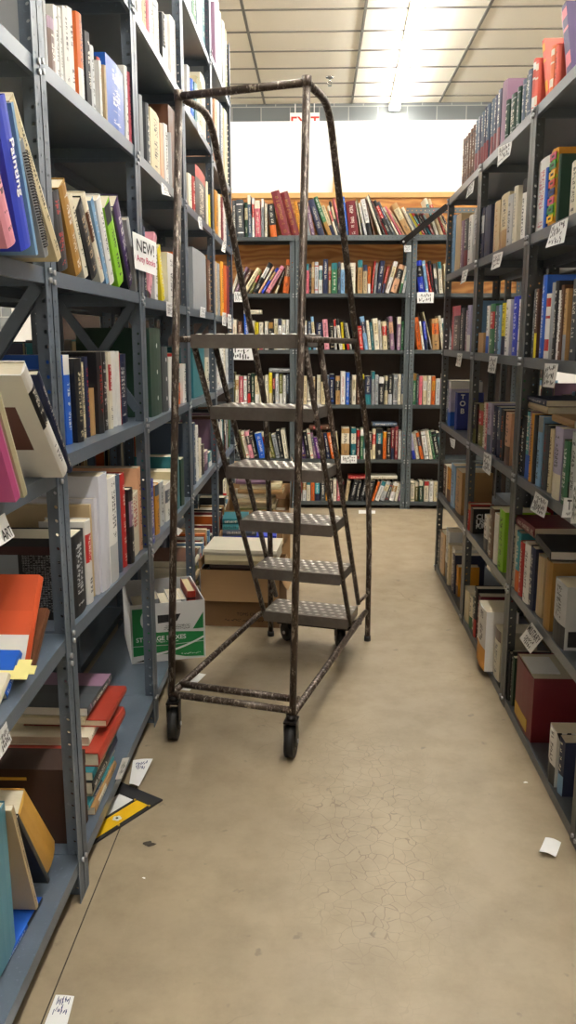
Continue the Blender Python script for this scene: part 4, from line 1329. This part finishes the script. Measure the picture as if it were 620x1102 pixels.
caster(.008, .0, .16, .057, .25); caster(W-.004, .0, .15, .057, .1); caster(.095, 1.06, .112, .042, .9); caster(.345, 1.06, .112, .042, .5)

# ------------------------------------------------------------------ boxes
def carton(label, w, d, h, X, mat, cat='box', name='cardboard_box', th=.004):
    t = thing(name, label, cat); t.matrix_world = X
    b = MB(); b.box(0, w, 0, th, 0, h, mat); b.box(0, w, d-th, d, 0, h, mat); b.box(0, th, th, d-th, 0, h, mat); b.box(w-th, w, th, d-th, 0, h, mat); b.box(th, w-th, th, d-th, 0, th, mat)
    obj('box_body', b, t); return t
def flap(t, p0, p1, out, L, mat, bulge=.01, name='flap'):
    b = MB(); p0, p1, out = Vector(p0), Vector(p1), Vector(out).normalized(); n = (p1-p0).cross(out).normalized(); N = 8
    def S(u, v): return p0+(p1-p0)*u+out*L*v+n*bulge*math.sin(PI*v)
    for i in range(N):
        for s, rev in ((.0, False), (.003, True)):
            q = [S(0, i/N)+n*s, S(1, i/N)+n*s, S(1, (i+1)/N)+n*s, S(0, (i+1)/N)+n*s]
            b.face(q[::-1] if rev else q, mat, sm=True)
    a = [S(0, 1), S(1, 1), S(1, 1)+n*.003, S(0, 1)+n*.003]; b.face(a, mat)
    return obj(name, b, t)
# white and green storage box poking out of the left rack
BXM = T(-.737, 3.161, LV[2][0]+.0006) @ RZ(math.radians(17.5))
bw, bd, bh = .30, .36, .245
t = carton('white storage box with green print jutting from the bottom shelf behind the ladder', bw, bd, bh, BXM, M['cardwhite'], name='storage_box')
def printed(parent, name, pts, mat, y=-.0006):
    b = MB(); b.face([(x*bw, y, z*bh) for x, z in pts], mat); b.face([(x*bw, y-.0003, z*bh) for x, z in pts], mat); return obj(name, b, parent)
c1 = [(.02+.0*0, .93)]
arc = [(.27-.14*math.sin(a), .73-.20*math.cos(a)) for a in [k*PI/12 for k in range(13)]]
printed(t, 'green_panel', [(.025, .30), (.5, .28), (.975, .30), (.975, .46), (.6, .50), (.36, .505), (.27, .53)] + [(.27-.14*math.sin(k*PI/10), .73-.2*math.cos(k*PI/10)) for k in range(1, 10)] + [(.22, .93), (.025, .93)], M['greenprint'])
printed(t, 'green_panel', [(.025, .12), (.2, .14), (.5, .12), (.72, .05), (.975, .03), (.975, .29), (.5, .27), (.025, .29)], M['greenprint'])
sw = [(.3+.675*u, .13+.07*u+.17*u*u) for u in [k/10 for k in range(11)]]
printed(t, 'white_swoosh', [(x, z-.016) for x, z in sw]+[(x, z+.018) for x, z in sw[::-1]], M['whiteprint'], -.0014)
printed(t, 'green_panel', [(.83, .52), (.975, .52), (.975, .80)], M['greenprint'])
printed(t, 'hand_hole', [(.36, .66), (.62, .68), (.67, .80), (.36, .80)], M['blackprint'])
printed(t, 'black_wedge', [(.04, .02), (.24, .02), (.24, .075)], M['blackprint'])
XT = lambda x, z: T(x*bw, -.0024, z*bh) @ RX(PI/2)
lettering('box_lettering', 'STORAGE BOXES', .026, XT(.40, .40), M['whiteprint'], t, .0002, .0004)
def scribble(name, parent, X, w, h, rows, mat, seed, th=.0012):
    r = random.Random(seed); b = MB()
    for k in range(rows):
        z = h/2-(k+.5)*h/rows; x = -w/2*r.uniform(.75, 1); 
        while x < w/2*.85:
            a = Vector((x, z+r.uniform(-.35, .35)*h/rows, 0)); c = Vector((x+r.uniform(.2, .9)*h/rows, z+r.uniform(-.35, .35)*h/rows, 0)); d = c-a
            n = Vector((-d.y, d.x, 0)).normalized()*th
            b.face([a-n, c-n, c+n, a+n], mat); x += r.uniform(.25, .8)*h/rows
    o = obj(name, b, parent); o.matrix_local = X; return o
scribble('small_print', t, XT(.62, .575), .12, .022, 3, M['blackprint'], 3, .0007)
scribble('small_print', t, XT(.40, .345), .16, .01, 1, M['whiteprint'], 4, .0007)
scribble('small_print', t, XT(.8, .10), .09, .008, 1, M['whiteprint'], 5, .0008)
def inbox(X, lst, names, grp):
    for (x, y, z, dx, dy, dz, c, rz), nm in zip(lst, names):
        b = MB(); bk = Book(None, dx, dz, dy, c, '', None, 0, hard=True, style=random.choice((0, 4, 2)), pages='ivory')
        book_geo(bk, b, b); o = obj('book', b); o.matrix_world = X @ T(x, y, z) @ RZ(rz-PI/2); tag(o, nm, 'book', grp)
# books standing inside it, spines to the viewer
BK = []
x = .014
for k, (tk, hh, c) in enumerate(((.05, .225, 'lightgrey'), (.03, .22, 'ivory'), (.028, .235, 'grey'), (.034, .23, 'ivory'), (.05, .235, 'white'), (.024, .225, 'lightgrey'))):
    BK.append((x+tk/2, .02+.03*(k % 3), .005, tk, .17, hh, c, 0)); x += tk+.0015
inbox(BXM, BK, ['pale grey book standing leftmost inside the white and green box', 'white book second from left inside the white and green box', 'grey book third from left inside the white and green box',
   'white book behind the ladder post inside the white and green box', 'wide white book inside the white and green box', 'pale book left of the red one in the white and green box'], 'books in the storage box')
b = MB(); bk = Book(None, .034, .25, .2, '9a2d1c', '', None, 0, hard=True, style=2, c2='black', pages='cream'); book_geo(bk, b, b); o = obj('book', b)
o.matrix_world = BXM @ T(.262, .10, .006) @ RZ(-PI/2); tag(o, 'red and black book standing rightmost inside the white and green box', 'book', 'books in the storage box')

# cardboard box behind the ladder with a folded flap
C1 = T(-.562, 3.93, 0) @ RZ(math.radians(-4))
t = carton('brown cardboard box with front flap folded down behind the ladder', .385, .34, .285, C1, M['carddark'])
flap(t, (0, -.004, .287), (.385, -.004, .287), (0, -.07, -1), .155, M['card'], .008)
flap(t, (.385+.003, .0, .286), (.385+.003, .33, .286), (.45, 0, -1), .10, M['card'], .008)
flap(t, (-.002, .33, .286), (-.002, .0, .286), (-.0, 0, 1), .05, M['card'], .002)
lettering('box_lettering', 'TOMS CREEK', .022, T(.24, -.0012, .065) @ RX(PI/2), M['darksteel'], t, .0002)
scribble('small_print', t, T(.23, -.0012, .035) @ RX(PI/2), .26, .02, 1, M['darksteel'], 9, .0012)
z = .0055
for k, (tk, c, nm, ww) in enumerate(((.09, 'brown', 'brown book bundle low inside the flapped cardboard box', .33), (.08, 'ivory', 'thick white book bundle inside the flapped cardboard box', .32), (.06, 'maroon', 'dark red book inside the flapped cardboard box', .33), (.035, 'white', 'flat white book at the rim of the flapped cardboard box', .34),
      (.03, 'darkbrown', 'dark book between white ones over the flapped cardboard box', .3), (.045, 'cream', 'thick cream album on top of the flapped cardboard box', .35), (.028, 'ivory', 'white album topping the pile in the flapped cardboard box', .36))):
    bk = Book(None, tk, min(ww, .36), .27, c, '', None, 0, hard=False, style=5, pages='ivory'); b = MB(); book_geo(bk, b, b); o = obj('book', b)
    o.matrix_world = C1 @ T(.19-ww/2, .03, z) @ RZ(-PI/2) @ T(0, ww, tk/2) @ RX(PI/2); tag(o, nm, 'book', 'books in cardboard boxes'); z += tk+.001
# second and third boxes farther back
C2 = T(-.55, 4.50, 0) @ RZ(math.radians(3))
t = carton('open cardboard box of blue books against the left rack', .37, .36, .27, C2, M['card'])
flap(t, (0, -.004, .272), (.37, -.004, .272), (0, -.8, .25), .06, M['card'], .012)
flap(t, (.373, .0, .272), (.373, .35, .272), (.25, 0, 1), .14, M['card'], .012)
z = .0055
for k, (tk, c, nm, ww, rz) in enumerate(((.1, 'brown', 'brown book bundle low inside the box of blue books', .3, 0), (.08, 'navy', 'navy book bundle inside the box of blue books', .3, .05), (.04, 'lightgrey', 'pale book with blue spine lying in the box of blue books', .3, -.05), (.04, 'skyblue', 'sky blue paperback lying in the box of blue books', .3, .03),
      (.035, 'royal', 'deep blue book lying atop the box of blue books', .3, -.05), (.035, 'slate', 'slate book lying atop the box of blue books', .19, .02), (.03, 'turquoise', 'turquoise book stacked high over the box of blue books', .14, .06), (.03, 'teal', 'teal book topping the pile over the box of blue books', .14, -.03))):
    bk = Book(None, tk, ww, .2, c, '', None, 0, hard=False, style=random.choice((0, 3)), c2='white', pages='ivory'); b = MB(); book_geo(bk, b, b); o = obj('book', b)
    o.matrix_world = C2 @ T(.03, .05, z) @ RZ(-PI/2+rz*.4) @ T(0, ww, tk/2) @ RX(PI/2); tag(o, nm, 'book', 'books in cardboard boxes'); z += tk+.001
C3 = T(-.56, 5.0, 0) @ RZ(math.radians(2))
t = carton('tall open cardboard box heaped with books in front of the end bookcase', .40, .38, .36, C3, M['card'])
flap(t, (.402, .0, .362), (.402, .37, .362), (.03, 0, 1), .27, M['card'], .006)
q = MB(); q.box(.4032, .4038, .10, .2, .44, .54, M['greenprint']); obj('printed_mark', q, t)
flap(t, (0, .37, .362), (.4, .37, .362), (0, .3, 1), .1, M['card'], .006)
z = .0055; rnd = random.Random(5)
for k in range(13):
    tk = .12 if k == 0 else (.1 if k < 3 else rnd.uniform(.022, .034)); ww = rnd.uniform(.2, .28); c = ['brown', 'tan', 'ivory', 'olive', 'cream', 'beige', 'ivory', 'tan', 'cream', 'mauve', 'ivory', 'rose', 'beige'][k]
    bk = Book(None, tk, ww, .18, c, '', None, 0, hard=False, style=5, pages='cream'); b = MB(); book_geo(bk, b, b); o = obj('book', b)
    o.matrix_world = C3 @ T(.06+rnd.uniform(0, .03), .07+rnd.uniform(0, .02), z) @ RZ(-PI/2+rnd.uniform(-.12, .12)) @ T(0, ww, tk/2) @ RX(PI/2)
    tag(o, '%s book, %s from the floor in the pile of the tall cardboard box' % (say(c), ORD[k]), 'book', 'books in cardboard boxes'); z += tk+.001
# dark brown box on the bottom shelf beside the flat pile
t = thing('brown_carton', 'dark brown closed carton on the bottom shelf behind the nearest post', 'box', (XL-.20, 2.01, LV[1][0]+.0006))
b = MB(); b.box(-.1, .17, -.075, .035, 0, .205, M['brownbox']); obj('box_body', b, t)
b = MB(); b.box(-.101, .171, -.076, .036, .17, .208, M['brownbox']); obj('lid', b, t)
b = MB(); b.box(-.02, .05, -.0775, -.0765, .178, .186, M['gold']); obj('label_strip', b, t)

# ------------------------------------------------------------------ paper labels and signs
def sheet(name, label, quad, text=None, mat=None, nrm=(1, 0, 0), bulge=.004, scr=None, group='paper labels on the shelf edges', cat='label', ink='ink', seed=1):
    """a sheet of paper through four corner points tl, tr, br, bl with a slight curl"""
    q = [Vector(p) for p in quad]; n = Vector(nrm).normalized(); N = 6
    ctr = sum(q, Vector())/4
    def S(u, v, o=0.):
        p = (q[0]*(1-u)+q[1]*u)*(1-v)+(q[3]*(1-u)+q[2]*u)*v
        return p+n*(bulge*math.sin(PI*u)*.5+bulge*v*v+o)-ctr
    t = thing(name, label, cat, ctr, 0, group)
    b = MB()
    for i in range(N):
        for j in range(N):
            u0, u1, v0, v1 = i/N, (i+1)/N, j/N, (j+1)/N
            b.face([S(u0, v1), S(u1, v1), S(u1, v0), S(u0, v0)], mat or M['paper'], sm=True)
            b.face([S(u0, v0, -.0006), S(u1, v0, -.0006), S(u1, v1, -.0006), S(u0, v1, -.0006)], mat or M['paper'], sm=True)
    obj('paper', b, t)
    for (s, u0, u1, v0, v1, mt) in (text or []):
        o = lettering('lettering', s, 1., Matrix(), M[mt], t, 0., .012); me = o.data
        xs = [v.co.x for v in me.vertices]; ys = [v.co.y for v in me.vertices]
        for v in me.vertices:
            a = (v.co.x-min(xs))/(max(xs)-min(xs)); c = (v.co.y-min(ys))/(max(ys)-min(ys))
            v.co = S(u0+(u1-u0)*a, v1+(v0-v1)*c, .0012)
    if scr:
        r = random.Random(seed); b = MB(); u0, u1, v0, v1, rows, mt = scr
        for k in range(rows):
            vc = v0+(k+.5)*(v1-v0)/rows; hh = (v1-v0)/rows*.38; u = u0+r.uniform(0, .06)
            while u < u1-.05:
                du = r.uniform(.02, .1); a, c = vc+r.uniform(-hh, hh), vc+r.uniform(-hh, hh); w = .018
                b.face([S(u, a+w*1.4, .0012), S(u+du, c+w*1.4, .0012), S(u+du, c-w*1.4, .0012), S(u, a-w*1.4, .0012)], M[mt])
                b.face([S(u+du*.5-w, a-hh*.7, .0012), S(u+du*.5+w, a-hh*.7, .0012), S(u+du*.5+w, c+hh*.7, .0012), S(u+du*.5-w, c+hh*.7, .0012)], M[mt]); u += du+r.uniform(.02, .06)
        obj('handwriting', b, t)
    return t
def PL(*pts): return [onX(x, y, XL+.006) for x, y in pts]
def PR(*pts): return [onX(x, y, XR-.006) for x, y in pts]
def PB(*pts): return [onY(x, y, YB-.006) for x, y in pts]
LN, RN, BN = (1, 0, 0), (-1, 0, 0), (0, -1, 0)
sheet('shelf_sign', 'white paper sign reading NEW! taped over the second post of the left rack', PL((142.5, 249), (168, 261), (168, 297), (144.5, 289)),
      [('NEW!', .12, .88, .14, .48, 'ink'), ('Arty Books', .08, .92, .58, .82, 'inkpink')], nrm=LN, bulge=.003, cat='sign')
sc3 = (.1, .9, .08, .92, 3, 'ink'); sc2 = (.1, .9, .1, .9, 2, 'ink')
for k, (lab, pts) in enumerate((
   ('small curled paper label under the shelf edge just above the NEW! sign', ((174, 196), (181, 205), (182, 212), (172.5, 209))),
   ('narrow paper label hanging right of the NEW! sign', ((179, 324), (187, 327), (187, 341.5), (179, 340))),
   ('curled paper label on the left rack high behind the ladder corner', ((212.5, 131), (217, 139), (217, 145), (212.5, 144))),
   ('torn paper label on the left rack beside the upper ladder rail', ((213.5, 233), (217, 235), (217, 248), (213, 246))),
   ('paper label on the left rack shelf edge above the ladder platform', ((216, 330), (221, 331.5), (220.5, 342), (215, 341))),
   ('left one of two paper labels beside the ladder platform rail', ((239.5, 336), (243.5, 337), (243, 351), (239, 350))),
   ('right one of two paper labels beside the ladder platform rail', ((245, 338), (249, 339), (249, 354), (245, 353))),
   ('paper label stuck to the left rack shelf edge at its far end', ((240, 260), (243.5, 264), (242, 272), (238, 270))))):
    sheet('shelf_label', lab, PL(*pts), nrm=LN, bulge=.008 if 'curled' in lab or 'torn' in lab else .002, scr=sc3, seed=k)
sheet('shelf_label', 'large paper label reading ART hanging at the left picture edge', PL((-14, 562), (5, 552), (13.5, 577), (-6, 590)), [('ART', .38, .96, .5, .92, 'ink')], nrm=LN, bulge=.004)
sheet('shelf_label', 'paper label hanging under the yellow notes at the left picture edge', PL((-6, 792), (7, 776), (10.5, 796), (-6, 822)), nrm=LN, scr=(.3, .95, .2, .9, 3, 'ink'), bulge=.004, seed=12)
sheet('shelf_label', 'paper label stuck to the lowest shelf edge above the yellow board', PL((132, 816), (139.5, 815), (130.5, 838), (124, 839)), nrm=LN, scr=(.2, .8, .2, .8, 2, 'ink'), bulge=.0, seed=13)
sheet('shelf_label', 'white paper tab on the third shelf edge beside the storage box', PL((190, 567), (197, 571), (191, 577), (189, 574)), nrm=LN, bulge=.003)
for k, (lab, pts) in enumerate((
   ('long paper label hanging from the top shelf under the green volumes', ((536.5, 159), (551, 152), (549.5, 167), (536, 180))),
   ('paper label hanging from the top shelf under the brown volumes', ((503.5, 202), (510.5, 194), (509.5, 207), (502, 214))),
   ('large pale blue paper label below the rainbow tabbed book', ((594, 243), (611.5, 234), (608, 261), (588, 267))),
   ('paper label below the yellow and beige books of the right rack', ((531, 274), (541.5, 270.5), (538.5, 287), (529, 291))),
   ('small paper label on the right rack far end above the black book', ((498, 292), (504, 289.5), (501.5, 303), (496, 306))),
   ('paper label below the tall teal blue book of the right rack', ((586.5, 391), (601, 391.5), (597, 417.5), (585, 416))),
   ('paper label below the yellow book in the middle bay', ((527, 383), (535.5, 383.5), (533, 402), (525.5, 400))),
   ('narrow paper label below the black book in the farthest bay', ((492.5, 380), (497.5, 380.5), (496, 395), (491, 393.5))),
   ('tilted paper label on the shelf above the maroon hardback', ((576.5, 528.5), (590, 539), (586.5, 557.5), (571.5, 548.5))),
   ('paper label below the lilac books in the middle bay', ((521, 486), (529, 490), (528, 512), (520, 505))),
   ('small curled paper label below the blue magazines at the far end', ((484, 471), (490, 473), (489.5, 483), (486, 480))))):
    sheet('shelf_label', lab, PR(*pts), nrm=RN, scr=sc3, seed=30+k, ink='ink', bulge=.003)
sheet('shelf_label', 'tilted paper label reading MILITARY above the big dark red book', PR((572.5, 669.5), (584.5, 686.5), (571.5, 703.5), (560, 686.5)),
      [('MILITARY', .05, .97, .08, .42, 'ink')], nrm=RN, scr=(.2, .8, .5, .9, 2, 'ink'), bulge=.002)
sheet('shelf_label', 'white card with a black T at the right picture edge', PR((607, 535.5), (616.5, 536), (616.5, 557), (605.5, 557)), [('T', .55, .98, .1, .62, 'ink')], nrm=RN, scr=(.5, .95, .68, .9, 1, 'ink'))
sheet('shelf_label', 'upright white card with dark letters at the right picture edge', PR((617.5, 519), (626, 519), (624, 563.5), (614.5, 563.5)), nrm=RN, scr=(.1, .9, .1, .9, 4, 'ink'), seed=50, bulge=.001)
for k, (lab, pts) in enumerate((
   ('paper label on the end bookcase left of the ladder top rail', ((252, 314), (261, 314), (261, 325), (252, 325))),
   ('long paper label on the end bookcase above the highest ladder tread', ((242, 373), (273, 374), (273, 387.5), (242, 387))),
   ('paper label under the books right of the second bookcase post', ((449, 314.5), (467, 314.5), (466.5, 326), (449, 326))),
   ('paper label high on the right post of the end bookcase', ((435, 264), (442.5, 264), (442.5, 271), (435, 271))),
   ('paper label under the green book on the end bookcase', ((367, 490), (384, 490), (384, 498.5), (367, 498.5))),
   ('paper label under a row behind the second ladder tread', ((233, 441), (252, 441), (252, 447), (233, 447))))):
    sheet('shelf_label', lab, PB(*pts), nrm=BN, scr=sc2, seed=60+k, bulge=.001)

# ------------------------------------------------------------------ things lying on the floor
A = Vector((-.465, 2.328, 0)); ua = Vector((-.544, -.839, 0)); va = Vector((-.839, .544, 0))
t = thing('sign_board', 'black board with a yellow strip lying half under the left rack', 'board', A)
def fq(parent, name, u0, u1, v0, v1, z0, z1, mat):
    b = MB(); c = [ua*u+va*v for u, v in ((u0, v0), (u1, v0), (u1, v1), (u0, v1))]
    lo = [p+Vector((0, 0, z0)) for p in c]; hi = [p+Vector((0, 0, z1)) for p in c]
    b.face(hi[::-1], mat); b.face(lo, mat)
    for k in range(4): b.face([lo[k], hi[k], hi[(k+1) % 4], lo[(k+1) % 4]], mat)
    return obj(name, b, parent)
fq(t, 'board', 0, .40, 0, .19, .0005, .006, M['blackprint'])
fq(t, 'yellow_strip', .05, .34, .012, .06, .006, .0068, M['yellow'])
fq(t, 'white_panel', .055, .34, .072, .13, .006, .0068, M['paper'])
for k in range(3):
    for v in (.006, .066):
        b = MB(); p = ua*(.052+.125*k)+va*v; b.disc((p.x, p.y, .0075), (0, 0, 1), .0035, .003, M['gold'], 8); obj('brass_stud', b, t)
b = MB()
for k in range(5):
    p = ua*.155+va*.036+Vector((math.cos(k*1.257)*.008, math.sin(k*1.257)*.008, .0075)); b.disc(p, (0, 0, 1), .006, .001, M['whiteprint'], 8)
b.disc(ua*.155+va*.036+Vector((0, 0, .0085)), (0, 0, 1), .004, .001, M['blackprint'], 8); obj('emblem', b, t)
sheet('paper_sheet', 'curled white paper standing on the black board by the rack foot', [Vector((-.592, 2.50, .042)), Vector((-.53, 2.515, .04)), Vector((-.55, 2.385, .0105)), Vector((-.583, 2.40, .0105))], nrm=(0, -.3, 1), bulge=.006, scr=(.2, .8, .1, .4, 2, 'inkblue'), group=None, cat='paper')
def ground(name, label, pts, scr=None, z=.0012, mat=None, cat='paper', bulge=.002, seed=1):
    return sheet(name, label, [onZ(x, y, z) for x, y in pts], nrm=(0, 0, 1), scr=scr, group=None, cat=cat, mat=mat, bulge=bulge, seed=seed)
ground('paper_card', 'white card with blue handwriting on the floor at the bottom left', ((60, 1070.5), (80, 1072), (69, 1116), (44, 1113)), (.15, .9, .05, .5, 2, 'inkblue'), seed=77)
ground('paper_scrap', 'small curled cream paper scrap on the floor near the right rack', ((587, 901), (604, 906.5), (598, 925), (580, 919)), bulge=.008)
ground('paper_leaflet', 'blue and white leaflet on the floor below the storage box', ((184, 741), (207, 723), (222, 726), (204, 744)), mat=M['paper'])
ground('paper_slip', 'white paper slip on the floor beneath the end bookcase', ((386, 549), (404, 549.5), (404, 553), (386, 553)))
def crumb(name, label, px, py, r, seed, mat):
    rr = random.Random(seed); p = onZ(px, py, 0); b = MB(); n = 9
    ring = [Vector((math.cos(2*PI*k/n)*r*rr.uniform(.5, 1.3), math.sin(2*PI*k/n)*r*rr.uniform(.4, .9), .0006)) for k in range(n)]
    top = [v*.55+Vector((0, 0, r*.18*rr.uniform(.6, 1.2))) for v in ring]
    b.face(top, mat); b.face(ring[::-1], mat)
    for k in range(n): b.face([ring[k], ring[(k+1) % n], top[(k+1) % n], top[k]], mat)
    o = obj(name, b); o.location = p; tag(o, label, 'debris')
crumb('dirt_crumb', 'dark dried dirt clump on the floor right of the yellow board', 160, 908, .018, 2, M['speck'])
crumb('paper_crumb', 'pale crumb on the floor in front of the bottom right shelf', 566, 842, .008, 3, M['paper'])
crumb('paper_crumb', 'tiny white crumb on the floor below the dirt clump', 155, 945, .005, 4, M['paper'])
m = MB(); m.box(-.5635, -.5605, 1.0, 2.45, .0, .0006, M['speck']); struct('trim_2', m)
# loose slotted steel on the end bookcase
p0, p1 = onY(432, 262, YB-.02), onY(481, 222, YB-.085)
t = thing('loose_strut', 'dark flat metal strut propped diagonally on the end bookcase top shelf', 'metal bar', p0)
b = MB(); d = p1-p0; n = Vector((-d.z, 0, d.x)).normalized()*.022; e = Vector((0, .004, 0))
q = [-n, d*1.-n, d*1.04, d+n, n]; b.face([v for v in q], M['darksteel']); b.face([v+e for v in q][::-1], M['darksteel'])
for k in range(5): b.face([q[k], q[k]+e, q[(k+1) % 5]+e, q[(k+1) % 5]], M['darksteel'])
obj('bar', b, t)
b = MB(); b.disc(d*.05+Vector((0, -.003, 0)), (0, 1, 0), .008, .008, M['bolt'], 8); obj('bolt', b, t)
def hbar(label, x0, x1, z, y, fl=True):
    t = thing('slotted_angle', label, 'metal bar', ((x0+x1)/2, y, z)); w = (x1-x0)/2
    b = MB()
    for yy, rev in ((0., False), (.0022, True)):
        P = [(-w, yy, -.02), (w, yy, -.02), (w, yy, .02), (-w, yy, .02)]; U = [(-.02, -w+5), (-.02, w+5), (.02, w+5), (.02, -w+5)]
        b.face(P[::-1] if rev else P, M['steelB'], uv=U[::-1] if rev else U)
    obj('web', b, t)
    if fl:
        b = MB(); b.box(-w, w, 0, .02, .0178, .02, M['shelfB']); obj('flange', b, t)
a = onY(437, 227, YB-.03)
hbar('dark slotted angle bar across the books at the top right of the end bookcase', a.x, 1.62, a.z, YB-.05)
b0 = onY(299, 256, YB-.004)
hbar('grey slotted angle fixed along the top shelf edge of the end bookcase', b0.x, 1.6, b0.z-.002, YB-.013, False)

# ------------------------------------------------------------------ camera, light, view
cam = bpy.data.cameras.new('camera'); co = bpy.data.objects.new('camera', cam); COL.objects.link(co)
co.location = (0, 0, CH); co.rotation_euler = (PI/2-PITCH, 0, YAW)
cam.sensor_fit = 'VERTICAL'; cam.sensor_height = 36.; cam.lens = F/1102*36.; cam.clip_start = .02; cam.clip_end = 60
SC.camera = co
w = bpy.data.worlds.new('world'); SC.world = w; w.use_nodes = True
w.node_tree.nodes['Background'].inputs[0].default_value = (1., .97, .92, 1); w.node_tree.nodes['Background'].inputs[1].default_value = .05
vs = SC.view_settings; vs.view_transform = 'Standard'; vs.look = 'None'; vs.gamma = 1.; vs.use_curve_mapping = False
vs.exposure = .72
